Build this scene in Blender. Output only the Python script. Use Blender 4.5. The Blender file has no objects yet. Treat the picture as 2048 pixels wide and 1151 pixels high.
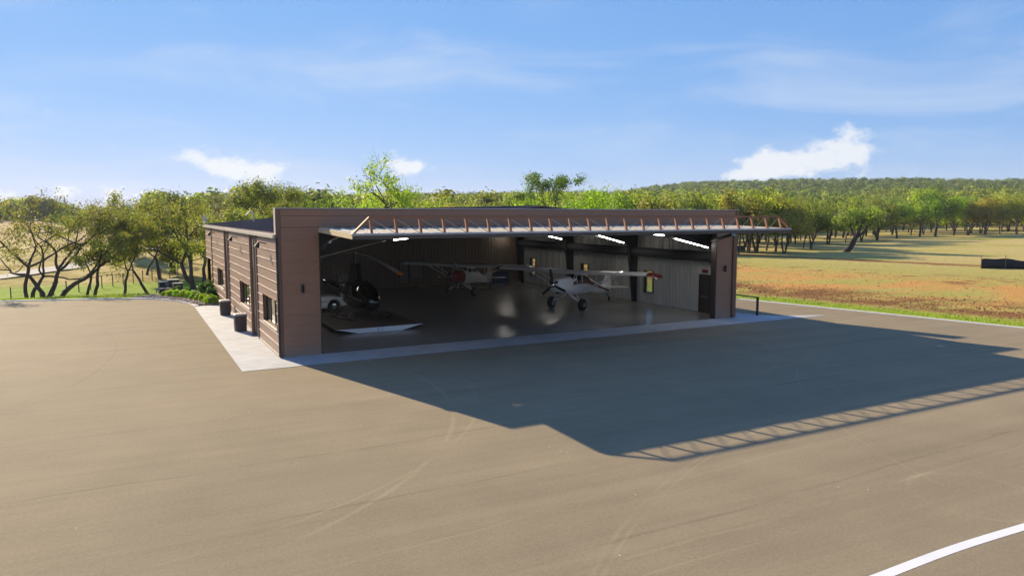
import bpy, math, random
import numpy as np
from mathutils import Vector, Matrix
from mathutils.geometry import tessellate_polygon
R = math.radians
rnd = random.Random(7)
SC = bpy.context.scene
COL = SC.collection

# ------------------------------------------------------------------ camera
CAM = np.array((-5.341, -30.370, 5.864)); YAW = 0.48811; PITCH = -0.10111
cd = bpy.data.cameras.new('camera'); cam = bpy.data.objects.new('camera', cd); COL.objects.link(cam)
cam.location = CAM; cam.rotation_euler = (math.pi/2 + PITCH, 0, -YAW)
cd.sensor_width = 36; cd.lens = 36*1446/2048; cd.clip_start = 0.1; cd.clip_end = 9000
SC.camera = cam

# ------------------------------------------------------------------ sun, sky, exposure
SUN = Vector((-0.616, 2.151, 1.0)).normalized()          # towards the sun
SUN_EL = math.asin(SUN.z); SUN_AZ = math.atan2(SUN.x, SUN.y)
sl = bpy.data.lights.new('sun', 'SUN'); so = bpy.data.objects.new('sun', sl); COL.objects.link(so)
sl.energy = 3.75; sl.angle = R(0.5); sl.color = (1.0, 0.82, 0.56)
so.rotation_euler = SUN.to_track_quat('Z', 'Y').to_euler(); so.location = (-20, 60, 40)
SC.view_settings.view_transform = 'Standard'; SC.view_settings.look = 'None'
SC.view_settings.exposure = 1.42; SC.view_settings.gamma = 1.0

class NT:
    """tiny node helper"""
    def __init__(s, nt): s.nt = nt; s.n = nt.nodes; s.l = nt.links; s.n.clear()
    def set(s, sock, v):
        if v is None: return
        if isinstance(v, bpy.types.NodeSocket): s.l.new(v, sock)
        elif isinstance(v, bpy.types.Node): s.l.new(v.outputs[0], sock)
        else:
            if sock.type == 'RGBA' and not hasattr(v, '__len__'): v = (v, v, v, 1)
            elif sock.type == 'RGBA' and len(v) == 3: v = (*v, 1)
            sock.default_value = v
    def new(s, t, props=None, **inp):
        n = s.n.new(t)
        for k, v in (props or {}).items(): setattr(n, k, v)
        for k, v in inp.items():
            sock = n.inputs[int(k[1:])] if k[0] == 'i' and k[1:].isdigit() else n.inputs[k.replace('_', ' ')]
            s.set(sock, v)
        return n
    def m(s, op, a, b=None, c=None, clamp=False):
        n = s.n.new('ShaderNodeMath'); n.operation = op; n.use_clamp = clamp
        for i, v in enumerate((a, b, c)):
            if v is not None: s.set(n.inputs[i], v)
        return n.outputs[0]
    def mix(s, f, a, b, blend='MIX'):
        n = s.n.new('ShaderNodeMix'); n.data_type = 'RGBA'; n.blend_type = blend; n.clamp_factor = True
        s.set(n.inputs[0], f); s.set(n.inputs[6], a); s.set(n.inputs[7], b)
        return n.outputs[2]
    def noise(s, vec, scale, detail=3, rough=.55, dist=0):
        return s.new('ShaderNodeTexNoise', None, Vector=vec, Scale=scale, Detail=detail, Roughness=rough, Distortion=dist).outputs['Fac']
    def step(s, v, a, b):
        n = s.n.new('ShaderNodeMapRange'); n.interpolation_type = 'SMOOTHSTEP'; n.clamp = True
        s.set(n.inputs[0], v); s.set(n.inputs[1], a); s.set(n.inputs[2], b)
        return n.outputs[0]
    def comb(s, x, y, z):
        return s.new('ShaderNodeCombineXYZ', None, i0=x, i1=y, i2=z).outputs[0]

w = bpy.data.worlds.new('World'); SC.world = w; w.use_nodes = True
t = NT(w.node_tree)
sky = t.new('ShaderNodeTexSky', dict(sky_type='NISHITA', sun_disc=False, sun_elevation=SUN_EL, sun_rotation=SUN_AZ,
            altitude=300, air_density=1.0, dust_density=0.0, ozone_density=1.0))
tc = t.new('ShaderNodeTexCoord').outputs['Generated']
sp = t.new('ShaderNodeSeparateXYZ', None, i0=tc)
az = t.m('ARCTAN2', sp.outputs[0], sp.outputs[1]); el = t.m('ARCSINE', sp.outputs[2])
azd = t.m('MULTIPLY', az, 57.2958); eld = t.m('MULTIPLY', el, 57.2958)
# grade the clear-air sky the way the photograph's processing does: flatter towards the horizon, saturated blue
sc_ = t.new('ShaderNodeSeparateColor', None, i0=sky.outputs[0])
gr_ = [t.m('ADD', t.m('MULTIPLY', t.m('POWER', sc_.outputs[i], g_), k_), o_) for i, (k_, g_, o_) in enumerate(((.26, .78, .15), (.80, .41, .02), (1.80, .25, .0)))]
SKYCOL = t.new('ShaderNodeCombineColor', None, i0=gr_[0], i1=gr_[1], i2=gr_[2]).outputs[0]
# thin cirrus all over the sky
v1 = t.comb(t.m('ADD', t.m('MULTIPLY', azd, .055), t.m('MULTIPLY', eld, .05)), t.m('MULTIPLY', eld, .23), 3.1)
ci = t.step(t.noise(v1, 1.0, 5, .55, .6), .44, .80)
# small heaped clouds low over the horizon
puffs = [(4.4, 4.3, 1.6, .9), (8.2, 2.9, 2.6, 1.3), (18.8, 4.1, 2.1, 1.0), (47.6, 4.0, 1.7, 1.0), (52.2, 5.2, 1.9, 1.1),
         (49.5, 3.2, 4.4, 1.2), (45.2, 3.0, 2.4, .6), (47.0, 3.5, 1.5, .8), (50.4, 4.2, 1.5, .9), (53.2, 4.3, 1.5, .9), (6.4, 3.5, 1.6, .8), (9.6, 3.5, 1.5, .7), (20.3, 3.6, 1.6, .7), (-.4, 1.2, 1.7, .9), (-6.2, 1.2, 1.8, .7), (-3.6, 1.4, .9, .6),
         (-40, 3, 4, 1.4), (-75, 4, 5, 1.6), (95, 4, 5, 1.4), (130, 3.5, 6, 1.5), (175, 4, 6, 1.5), (-120, 3.5, 5, 1.4)]
acc = None
for a, e, sa, se in puffs:
    dx = t.m('DIVIDE', t.m('SUBTRACT', azd, a), sa); dy = t.m('DIVIDE', t.m('SUBTRACT', eld, e), se)
    g = t.m('EXPONENT', t.m('MULTIPLY', t.m('ADD', t.m('MULTIPLY', dx, dx), t.m('MULTIPLY', dy, dy)), -1.0))
    acc = g if acc is None else t.m('ADD', acc, g)
v2 = t.comb(t.m('MULTIPLY', azd, .60), t.m('MULTIPLY', eld, .95), 4.3)
cn = t.noise(v2, 1.0, 7, .6)
cu = t.step(t.m('ADD', t.m('MULTIPLY', acc, .66), t.m('MULTIPLY', t.m('SUBTRACT', cn, .5), 2.1)), .36, .98)
CLOUD = (2.3, 2.55, 3.0)
c1 = t.mix(t.m('MULTIPLY', ci, .44), SKYCOL, CLOUD)
c2 = t.mix(t.m('MULTIPLY', cu, .85), c1, (3.0, 3.05, 3.15))
bg = t.new('ShaderNodeBackground', None, Color=c2, Strength=0.115)
t.new('ShaderNodeOutputWorld', None, Surface=bg)

# ------------------------------------------------------------------ materials
MATS = {}
def mat(name):
    m = bpy.data.materials.new(name); m.use_nodes = True; MATS[name] = m
    return m, NT(m.node_tree)
def out(t, surf): t.new('ShaderNodeOutputMaterial', None, Surface=surf)
def simple(name, col, rough=.6, metal=0., var=.12, scale=6., bump=0., bscale=40., spec=.5, coat=0.):
    m, t = mat(name)
    pos = t.new('ShaderNodeTexCoord').outputs['Object']
    n = t.noise(pos, scale, 4)
    f = t.m('ADD', t.m('MULTIPLY', t.m('SUBTRACT', n, .5), var*2), 1.0)
    c = t.mix(1.0, col, t.comb(f, f, f), 'MULTIPLY')
    r = t.m('ADD', t.m('MULTIPLY', t.m('SUBTRACT', n, .5), .15), rough, clamp=True)
    b = t.new('ShaderNodeBsdfPrincipled', None, Base_Color=c, Roughness=r, Metallic=metal)
    b.inputs['Specular IOR Level'].default_value = spec
    b.inputs['Coat Weight'].default_value = coat
    if bump:
        bn = t.new('ShaderNodeBump', None, Strength=bump, Distance=.02, Height=t.noise(pos, bscale, 3))
        t.set(b.inputs['Normal'], bn)
    out(t, b); return m
simple('trim_dark', (.035, .024, .022), .5, 0)
simple('trim_brown', (.185, .085, .048), .5)
simple('gutter', (.50, .45, .40), .45, .2)
simple('batten', (.46, .37, .32), .5)
simple('roof_metal', (.085, .052, .055), .45, .2)
simple('steel_black', (.012, .011, .011), .6)
simple('ceiling_dark', (.07, .055, .045), .8)
simple('door_under', (.09, .065, .045), .6)
simple('door_edge', (.52, .42, .26), .55)
simple('truss_paint', (.30, .115, .045), .5, 0, .15)
simple('rod_steel', (.30, .28, .26), .4, .8)
simple('white_paint', (.78, .78, .77), .35, 0, .05, coat=.3)
simple('panel_white', (.72, .74, .76), .4, 0, .05)
simple('red_paint', (.22, .018, .012), .3, 0, .1, coat=.4)
simple('maroon_paint', (.11, .012, .014), .35, 0, .1, coat=.3)
simple('tyre', (.012, .011, .011), .85, 0, .2)
simple('chrome', (.6, .6, .6), .15, 1.)
simple('heli_black', (.006, .006, .007), .12, 0, .1, coat=.8)
simple('blade_grey', (.28, .28, .27), .45)
simple('orange_paint', (.50, .16, .03), .5)
simple('tan_leather', (.32, .18, .08), .6)
simple('sign_red', (.20, .01, .01), .4)
simple('fabric_black', (.012, .012, .014), .8, 0, .3)
simple('blue_paint', (.015, .03, .09), .5)
simple('cabinet_grey', (.16, .15, .14), .6)
simple('box_dark', (.028, .032, .034), .45)
simple('box_top', (.38, .40, .38), .5)
simple('plastic_brown', (.075, .055, .050), .6, 0, .15)
simple('lid_grey', (.42, .38, .35), .5)
simple('sill', (.62, .57, .50), .6)
simple('blind', (.50, .40, .27), .7)
simple('rock', (.30, .24, .19), .9, 0, .3, 8, .4, 20)
simple('kerb', (.60, .59, .56), .85, 0, .15, 3)
simple('bark', (.055, .042, .034), .95, 0, .35, 5, .8, 14)
simple('bark_pale', (.15, .125, .105), .95, 0, .35, 5, .8, 14)
simple('house_wall', (.50, .46, .40), .8)
simple('house_roof', (.42, .42, .42), .6)
simple('dish', (.55, .62, .70), .4)
simple('stake', (.22, .16, .10), .9)

def emis(name, col, s):
    m, t = mat(name); out(t, t.new('ShaderNodeEmission', None, Color=col, Strength=s))
emis('led', (1, .94, .84), 24)
def glass(name, tint, mixf, rough=.03):
    m, t = mat(name)
    g = t.new('ShaderNodeBsdfGlossy', None, Color=(1, 1, 1), Roughness=rough)
    tr = t.new('ShaderNodeBsdfTransparent', None, Color=tint)
    fc = t.new('ShaderNodeLayerWeight', None, Blend=.5).outputs['Facing']
    fr = t.m('ADD', .045 + mixf, t.m('MULTIPLY', t.m('POWER', fc, 4.0), .8), clamp=True)
    out(t, t.new('ShaderNodeMixShader', None, i0=fr, i1=tr, i2=g))
glass('glass', (.75, .80, .78), .0)
glass('glass_dark', (.07, .07, .07), .04)
glass('canopy_glass', (.18, .17, .16), .02)

# brown horizontally ribbed siding
def siding(name, col, period, axis='z', depth=.004, var=.12):
    m, t = mat(name)
    pos = t.new('ShaderNodeNewGeometry').outputs['Position']
    s = t.new('ShaderNodeSeparateXYZ', None, i0=pos)
    co = {'x': 0, 'y': 1, 'z': 2}[axis]
    wv = t.m('SINE', t.m('MULTIPLY', s.outputs[co], 2*math.pi/period))
    oi = t.new('ShaderNodeObjectInfo').outputs['Random']
    n = t.noise(pos, .9, 5); n2 = t.noise(t.new('ShaderNodeMapping', None, Vector=pos, Scale=(3, 3, .25)).outputs[0], 2.5, 4)
    f = t.m('ADD', t.m('MULTIPLY', t.m('SUBTRACT', n, .5), var*1.6), t.m('ADD', t.m('MULTIPLY', oi, .07), .965))
    f = t.m('ADD', f, t.m('MULTIPLY', t.m('SUBTRACT', n2, .5), var))
    c = t.mix(1.0, col, t.comb(f, f, f), 'MULTIPLY')
    if axis == 'z': c = t.mix(t.m('MULTIPLY', t.m('SUBTRACT', 1.0, t.step(t.m('ADD', s.outputs[2], t.m('MULTIPLY', n2, -.5)), -.15, .45)), .35), c, (.30, .24, .17))
    b = t.new('ShaderNodeBsdfPrincipled', None, Base_Color=c, Roughness=t.m('ADD', .38, t.m('MULTIPLY', n, .2)), Metallic=.0)
    t.set(b.inputs['Normal'], t.new('ShaderNodeBump', None, Strength=.8, Distance=depth, Height=wv))
    out(t, b)
siding('siding', (.335, .160, .084), .075)
siding('siding_left', (.27, .165, .125), .075)
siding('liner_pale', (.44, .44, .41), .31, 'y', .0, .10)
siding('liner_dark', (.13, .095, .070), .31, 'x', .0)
siding('door_skin', (.44, .41, .37), .9, 'x', .0, .08)

# asphalt: worn, paving lanes run along the front of the hangar
m, t = mat('asphalt')
pos = t.new('ShaderNodeNewGeometry').outputs['Position']
s = t.new('ShaderNodeSeparateXYZ', None, i0=pos); X, Y = s.outputs[0], s.outputs[1]
big = t.noise(pos, .07, 4, .5); mid = t.noise(pos, .55, 5, .6)
yy = t.m('ADD', Y, t.m('MULTIPLY', X, .035))
stv = t.comb(t.m('MULTIPLY', X, .035), t.m('MULTIPLY', yy, .85), 0)
st = t.noise(stv, 1.0, 6, .62); st2 = t.noise(t.comb(t.m('MULTIPLY', X, .11), t.m('MULTIPLY', yy, 2.6), 7), 1.0, 4)
fine = t.noise(pos, 38, 2, .7); fine2 = t.noise(pos, 12, 4, .75)
v = t.m('ADD', .205, t.m('MULTIPLY', t.m('SUBTRACT', big, .5), .075))
for nn, k in ((mid, .055), (st, .085), (st2, .040), (fine, .11), (fine2, .10)):
    v = t.m('ADD', v, t.m('MULTIPLY', t.m('SUBTRACT', nn, .5), k))
wob = t.m('MULTIPLY', t.m('SUBTRACT', t.noise(pos, .25, 3), .5), .5)
brk = t.step(t.noise(pos, .35, 3), .35, .6)
for y0, sl_, wdt, k in ((-12.9, .0, .07, -.026), (-16.3, .012, .06, -.020), (-20.3, .03, .07, -.022), (-8.6, .0, .05, -.016), (-18.6, .05, .06, .012), (-20.9, .02, .07, .016),
                        (-21.5, .02, .04, .014), (-3.1, .0, .05, .016), (-25.4, .0, .06, -.02), (-29, .0, .06, -.02)):
    dd = t.m('ABSOLUTE', t.m('ADD', t.m('SUBTRACT', Y, y0), t.m('ADD', t.m('MULTIPLY', X, -sl_), wob)))
    v = t.m('ADD', v, t.m('MULTIPLY', t.m('MULTIPLY', t.m('SUBTRACT', 1.0, t.step(dd, wdt*.3, wdt)), brk), k*1.5))
for cx, cy, rad, wdt, k in ((-8.5, -6.5, 12.3, .10, .020), (-7.0, -5.2, 12.2, .07, .016), (14, -35, 19, .07, .02), (16, -38, 22.4, .06, .018), (10.2, -22.0, 1.3, .12, .016),
                            (30, -28, 21, .05, .014), (31.5, -28, 21, .05, .014), (-30, 6, 24, .05, -.022), (12, -3, 9, .10, .012)):
    q = t.m('SQRT', t.m('ADD', t.m('POWER', t.m('SUBTRACT', X, cx), 2), t.m('POWER', t.m('SUBTRACT', Y, cy), 2)))
    dd = t.m('ABSOLUTE', t.m('ADD', t.m('SUBTRACT', q, rad), t.m('MULTIPLY', wob, .3)))
    v = t.m('ADD', v, t.m('MULTIPLY', t.m('MULTIPLY', t.m('SUBTRACT', 1.0, t.step(dd, wdt*.2, wdt)), brk), k*1.6))
spk = t.step(t.new('ShaderNodeTexVoronoi', None, Vector=pos, Scale=1.3).outputs['Distance'], .035, .02)
v = t.m('ADD', v, t.m('MULTIPLY', spk, .22))
stain = t.step(t.noise(pos, .8, 2), .70, .78)
v = t.m('MULTIPLY', v, t.m('SUBTRACT', 1.0, t.m('MULTIPLY', stain, .12)))
c = t.mix(1.0, t.comb(v, v, v), t.mix(big, (1.20, 1.0, .68), (1.26, 1.01, .66)), 'MULTIPLY')
b = t.new('ShaderNodeBsdfPrincipled', None, Base_Color=c, Roughness=t.m('ADD', .86, t.m('MULTIPLY', t.m('SUBTRACT', st, .5), .2)))
b.inputs['Specular IOR Level'].default_value = .06
t.set(b.inputs['Normal'], t.new('ShaderNodeBump', None, Strength=.55, Distance=.012, Height=t.m('ADD', fine, t.m('MULTIPLY', fine2, .8))))
out(t, b)

m, t = mat('concrete')
pos = t.new('ShaderNodeNewGeometry').outputs['Position']
a = t.noise(pos, .8, 5, .65); b_ = t.noise(t.new('ShaderNodeMapping', None, Vector=pos, Scale=(1, 3.5, 1)).outputs[0], 1.7, 4); f = t.noise(pos, 22, 3)
v = t.m('ADD', .385, t.m('ADD', t.m('MULTIPLY', t.m('SUBTRACT', a, .5), .26), t.m('ADD', t.m('MULTIPLY', t.m('SUBTRACT', b_, .5), .30), t.m('MULTIPLY', t.m('SUBTRACT', f, .5), .10))))
b = t.new('ShaderNodeBsdfPrincipled', None, Base_Color=t.mix(1.0, t.comb(v, v, v), (.97, 1.0, 1.05), 'MULTIPLY'), Roughness=.8)
t.set(b.inputs['Normal'], t.new('ShaderNodeBump', None, Strength=.3, Distance=.01, Height=f)); out(t, b)

m, t = mat('polished_floor')
pos = t.new('ShaderNodeNewGeometry').outputs['Position']
a = t.noise(pos, .6, 5, .6)
v = t.m('ADD', .23, t.m('MULTIPLY', t.m('SUBTRACT', a, .5), .05))
b = t.new('ShaderNodeBsdfPrincipled', None, Base_Color=t.mix(1.0, t.comb(v, v, v), (1.05, 1.0, .93), 'MULTIPLY'), Roughness=.24)
out(t, b)

m, t = mat('line_paint')
pos = t.new('ShaderNodeNewGeometry').outputs['Position']
f = t.noise(pos, 30, 3, .7); a = t.noise(pos, 2, 4)
v = t.m('ADD', .70, t.m('ADD', t.m('MULTIPLY', t.m('SUBTRACT', f, .5), .16), t.m('MULTIPLY', t.m('SUBTRACT', a, .5), .12)))
out(t, t.new('ShaderNodeBsdfPrincipled', None, Base_Color=t.comb(v, v, v), Roughness=.6))

# grass and bare earth: bands follow the graded field beside the taxi road
m, t = mat('grass_ground')
pos = t.new('ShaderNodeNewGeometry').outputs['Position']
s = t.new('ShaderNodeSeparateXYZ', None, i0=pos); X, Y = s.outputs[0], s.outputs[1]
kd = t.m('ADD', t.m('MULTIPLY', t.m('SUBTRACT', X, 31.97), .98), t.m('MULTIPLY', t.m('SUBTRACT', Y, 6.48), .199))
nb = t.noise(pos, .05, 5, .6); nm = t.noise(pos, .22, 6, .65); nf = t.noise(pos, .9, 7, .78); nff = t.noise(pos, 7, 4, .75)
ns = t.noise(t.new('ShaderNodeMapping', None, Vector=pos, Rotation=(0, 0, R(-10)), Scale=(.30, 1.1, 1)).outputs[0], .16, 6, .62)
tan = t.mix(nf, (.30, .23, .085), (.52, .42, .17)); grn = t.mix(nf, (.18, .20, .022), (.36, .35, .05)); lush = t.mix(nf, (.11, .20, .012), (.27, .36, .03))
ora = t.mix(nf, (.40, .16, .045), (.58, .33, .11)); dirt = t.mix(nff, (.09, .036, .016), (.32, .14, .055))
far = t.step(kd, 30, 60)
col = t.mix(far, t.mix(t.step(nm, .40, .62), t.mix(nb, grn, tan), t.mix(.6, grn, tan)), t.mix(t.step(nb, .45, .7), tan, t.mix(.6, tan, grn)))
ob = t.m('MULTIPLY', t.step(kd, 5, 11), t.m('SUBTRACT', 1, t.step(kd, 22, 34)))
col = t.mix(t.m('MULTIPLY', ob, t.step(t.m('ADD', ns, t.m('MULTIPLY', t.m('SUBTRACT', nf, .5), .25)), .40, .55)), col, ora)
db = t.m('MULTIPLY', t.step(kd, 2.2, 5.5), t.m('SUBTRACT', 1, t.step(kd, 9, 15)))
col = t.mix(t.m('MULTIPLY', db, t.step(t.m('ADD', nm, t.m('ADD', t.m('MULTIPLY', t.m('SUBTRACT', nff, .5), .5), t.m('MULTIPLY', t.m('SUBTRACT', nf, .5), .4))), .42, .54)), col, dirt)
db2 = t.m('MULTIPLY', t.step(kd, 22, 27), t.m('SUBTRACT', 1, t.step(kd, 30, 37)))
col = t.mix(t.m('MULTIPLY', db2, t.step(t.m('ADD', nm, t.m('MULTIPLY', t.m('SUBTRACT', nff, .5), .4)), .53, .62)), col, dirt)
lb = t.m('SUBTRACT', 1, t.step(t.m('ADD', kd, t.m('MULTIPLY', t.m('SUBTRACT', nm, .5), 5)), 2.0, 4.2))
col = t.mix(t.m('MULTIPLY', t.m('MULTIPLY', lb, t.step(kd, -1, 0)), .85), col, lush)
tr = t.m('ABSOLUTE', t.m('ADD', t.m('SUBTRACT', kd, 50.5), t.m('MULTIPLY', t.m('SUBTRACT', nm, .5), 4)))
col = t.mix(t.m('MULTIPLY', t.m('SUBTRACT', 1, t.step(tr, 1.2, 2.6)), .9), col, dirt)
# left lawn
lft = t.step(X, 14, 2)
yl = t.m('ADD', Y, t.m('ADD', t.m('MULTIPLY', t.m('SUBTRACT', nm, .5), 6), t.m('MULTIPLY', X, .12)))
lc = t.mix(t.step(nm, .4, .65), tan, t.mix(.5, grn, dirt))
lc = t.mix(t.m('MULTIPLY', t.step(yl, 39, 44), t.m('SUBTRACT', 1, t.step(yl, 54, 62))), lc, lush)
lc = t.mix(t.m('MULTIPLY', t.step(yl, 110, 170), .8), lc, t.mix(nf, (.24, .15, .085), (.34, .24, .12)))
col = t.mix(lft, col, lc)
# leaf litter and soil below the woods
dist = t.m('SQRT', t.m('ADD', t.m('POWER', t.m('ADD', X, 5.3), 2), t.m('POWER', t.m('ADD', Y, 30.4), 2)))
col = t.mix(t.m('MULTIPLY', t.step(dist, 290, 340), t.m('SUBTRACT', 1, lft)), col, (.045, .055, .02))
f = t.m('ADD', .40, t.m('ADD', t.m('MULTIPLY', nff, .6), t.m('MULTIPLY', t.noise(t.new('ShaderNodeMapping', None, Vector=pos, Rotation=(0, 0, R(-35)), Scale=(.5, 1.4, 1)).outputs[0], 1.6, 7, .8), .8)))
b = t.new('ShaderNodeBsdfPrincipled', None, Base_Color=t.mix(1.0, col, t.comb(f, f, f), 'MULTIPLY'), Roughness=.95)
b.inputs['Specular IOR Level'].default_value = .1
t.set(b.inputs['Normal'], t.new('ShaderNodeBump', None, Strength=.8, Distance=.12, Height=t.m('ADD', nff, nf))); out(t, b)

simple('gravel_road', (.40, .37, .32), .95, 0, .2, 1.2)
simple('bed_soil', (.16, .105, .075), .95, 0, .35, 3, .6, 9)
m, t = mat('gravel_stone')
rp = t.new('ShaderNodeNewGeometry').outputs['Random Per Island']
c = t.mix(rp, (.20, .11, .075), (.46, .38, .31))
out(t, t.new('ShaderNodeBsdfPrincipled', None, Base_Color=c, Roughness=.9))

m, t = mat('haze')
t.new('ShaderNodeOutputMaterial', None, Volume=t.new('ShaderNodeVolumePrincipled', None, Color=(.80, .90, 1.0), Density=.00015, Anisotropy=.2))
def leafmat(name, a, b_, trans=.4, dead=None, nearer=None):
    m, t = mat(name)
    rp = t.new('ShaderNodeNewGeometry').outputs['Random Per Island']
    oi = t.new('ShaderNodeObjectInfo')
    c = t.mix(rp, a, b_)
    if dead: c = t.mix(t.m('GREATER_THAN', t.m('FRACT', t.m('MULTIPLY', rp, 17.3)), dead[0]), c, dead[1])
    if nearer:      # yellower, brighter leaf colour close in, fading out with distance
        p_ = t.new('ShaderNodeVectorMath', dict(operation='DISTANCE'), i0=t.new('ShaderNodeNewGeometry').outputs['Position'], i1=(-5., -30., 0.)).outputs['Value']
        c = t.mix(t.step(p_, 380, 560), t.mix(1.0, c, nearer, 'MULTIPLY'), c)
    c = t.mix(1.0, c, oi.outputs['Color'], 'MULTIPLY')
    wn = t.noise(t.new('ShaderNodeNewGeometry').outputs['Position'], .028, 3, .6)
    c = t.mix(1.0, c, t.mix(t.step(wn, .35, .65), (.72, .82, .95), (1.22, 1.14, .88)), 'MULTIPLY')
    h = t.new('ShaderNodeHueSaturation', None, Hue=t.m('ADD', .487, t.m('MULTIPLY', oi.outputs['Random'], .026)), Saturation=1.0,
              Value=t.m('ADD', .82, t.m('MULTIPLY', oi.outputs['Random'], .60)), Color=c).outputs[0]
    d = t.new('ShaderNodeBsdfPrincipled', None, Base_Color=h, Roughness=.6)
    d.inputs['Specular IOR Level'].default_value = .25
    tr = t.new('ShaderNodeBsdfTranslucent', None, Color=t.mix(1.0, h, (1.38, 1.66, .66), 'MULTIPLY'))
    out(t, t.new('ShaderNodeMixShader', None, i0=trans, i1=d, i2=tr))
leafmat('leaf_olive', (.115, .122, .038), (.215, .205, .070), .5, (.86, (.26, .18, .08)))
leafmat('leaf_green', (.085, .125, .024), (.18, .22, .045), .42)
leafmat('leaf_lime', (.17, .23, .020), (.30, .35, .040), .5)
leafmat('leaf_far', (.12, .142, .030), (.26, .262, .064), .48)
leafmat('leaf_hill', (.070, .095, .036), (.160, .178, .066), .40, None, (1.75, 1.55, .85))
leafmat('leaf_shrub', (.22, .32, .015), (.36, .46, .03), .4)
leafmat('leaf_dark', (.03, .075, .012), (.08, .15, .025), .35)
leafmat('grass_blade', (.17, .22, .025), (.34, .35, .07), .4)

# ------------------------------------------------------------------ mesh helpers
class MB:
    def __init__(s): s.v = []; s.f = []; s.m = []
    def face(s, idx, mi=0): s.f.append(idx); s.m.append(mi)
    def box(s, x0, y0, z0, x1, y1, z1, mi=0):
        if x0 > x1: x0, x1 = x1, x0
        if y0 > y1: y0, y1 = y1, y0
        if z0 > z1: z0, z1 = z1, z0
        b = len(s.v)
        s.v += [(x0, y0, z0), (x1, y0, z0), (x1, y1, z0), (x0, y1, z0), (x0, y0, z1), (x1, y0, z1), (x1, y1, z1), (x0, y1, z1)]
        for q in ((0, 3, 2, 1), (4, 5, 6, 7), (0, 1, 5, 4), (1, 2, 6, 5), (2, 3, 7, 6), (3, 0, 4, 7)): s.face([b+i for i in q], mi)
        return s
    def hexa(s, p, mi=0):
        b = len(s.v); s.v += [tuple(q) for q in p]
        for q in ((0, 3, 2, 1), (4, 5, 6, 7), (0, 1, 5, 4), (1, 2, 6, 5), (2, 3, 7, 6), (3, 0, 4, 7)): s.face([b+i for i in q], mi)
        return s
    def loft(s, rings, mi=0, caps=True, segmi=None):
        b = len(s.v); n = len(rings[0])
        for r in rings: s.v += [tuple(p) for p in r]
        for i in range(len(rings)-1):
            for j in range(n):
                k = (j+1) % n
                s.face([b+i*n+j, b+i*n+k, b+(i+1)*n+k, b+(i+1)*n+j], segmi(i, j) if segmi else mi)
        if caps:
            s.face([b+j for j in reversed(range(n))], segmi(0, 0) if segmi else mi)
            s.face([b+(len(rings)-1)*n+j for j in range(n)], segmi(len(rings)-2, 0) if segmi else mi)
        return s
    def tube(s, pts, rad, sides=8, mi=0, caps=True):
        pts = [Vector(p) for p in pts]
        if not hasattr(rad, '__len__'): rad = [rad]*len(pts)
        rings = []; prev = None
        for i, p in enumerate(pts):
            d = (pts[min(i+1, len(pts)-1)] - pts[max(i-1, 0)]).normalized()
            a = prev if prev is not None and abs(prev.dot(d)) < .95 else (Vector((0, 0, 1)) if abs(d.z) < .9 else Vector((1, 0, 0)))
            u = (a - d*a.dot(d)).normalized(); wv = d.cross(u); prev = u
            rings.append([p + u*math.cos(2*math.pi*k/sides)*rad[i] + wv*math.sin(2*math.pi*k/sides)*rad[i] for k in range(sides)])
        return s.loft(rings, mi, caps)
    def bar(s, a, b, wx, wz, mi=0):
        a, b = Vector(a), Vector(b); d = (b-a).normalized()
        up = Vector((0, 0, 1)) if abs(d.z) < .95 else Vector((0, 1, 0))
        u = d.cross(up).normalized(); v = u.cross(d)
        q = lambda p, i, j: p + u*(i*wx/2) + v*(j*wz/2)
        return s.hexa([q(a, -1, -1), q(a, 1, -1), q(b, 1, -1), q(b, -1, -1), q(a, -1, 1), q(a, 1, 1), q(b, 1, 1), q(b, -1, 1)], mi)
    def poly(s, pts, mi=0):
        b = len(s.v); s.v += [tuple(p) for p in pts]
        for tri in tessellate_polygon([[Vector(p) for p in pts]]):
            a, c, d = (Vector(pts[i]) for i in tri)
            n = (c-a).cross(d-a)
            s.face([b+i for i in (tri if n.z >= 0 else tri[::-1])], mi)
        return s
    def prism(s, pts, off, mi=0):
        """closed outline extruded by vector off"""
        n = len(pts); b = len(s.v); o = Vector(off)
        s.v += [tuple(p) for p in pts] + [tuple(Vector(p)+o) for p in pts]
        s.face([b+i for i in range(n)], mi); s.face([b+n+i for i in reversed(range(n))], mi)
        for i in range(n):
            k = (i+1) % n; s.face([b+i, b+n+i, b+n+k, b+k], mi)
        return s
    def build(s, name, mats, parent=None, smooth=False, recalc=False):
        me = bpy.data.meshes.new(name); me.from_pydata(s.v, [], s.f)
        if isinstance(mats, str): mats = [mats]
        for q in mats: me.materials.append(MATS[q])
        me.polygons.foreach_set('material_index', s.m)
        if recalc:
            import bmesh
            bm = bmesh.new(); bm.from_mesh(me); bmesh.ops.recalc_face_normals(bm, faces=bm.faces); bm.to_mesh(me); bm.free()
        if smooth: me.polygons.foreach_set('use_smooth', [True]*len(me.polygons))
        me.update()
        return link(name, me, parent)
def link(name, me, parent=None):
    o = bpy.data.objects.new(name, me); COL.objects.link(o)
    if parent is not None: o.parent = parent
    return o
def tag(o, label=None, cat=None, group=None, kind=None):
    for k, v in (('label', label), ('category', cat), ('group', group), ('kind', kind)):
        if v: o[k] = v
    return o
def thing(name, label, cat, loc=(0, 0, 0), rz=0, group=None):
    o = bpy.data.objects.new(name, None); COL.objects.link(o); o.location = loc; o.rotation_euler = (0, 0, rz); o.empty_display_size = .3
    return tag(o, label, cat, group)
def B(name, mats, parent, *a, **k): return MB().box(*a).build(name, mats, parent)
def bevel(o, wdt=.02, seg=2):
    md = o.modifiers.new('bevel', 'BEVEL'); md.width = wdt; md.segments = seg; md.limit_method = 'ANGLE'; return o
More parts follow.
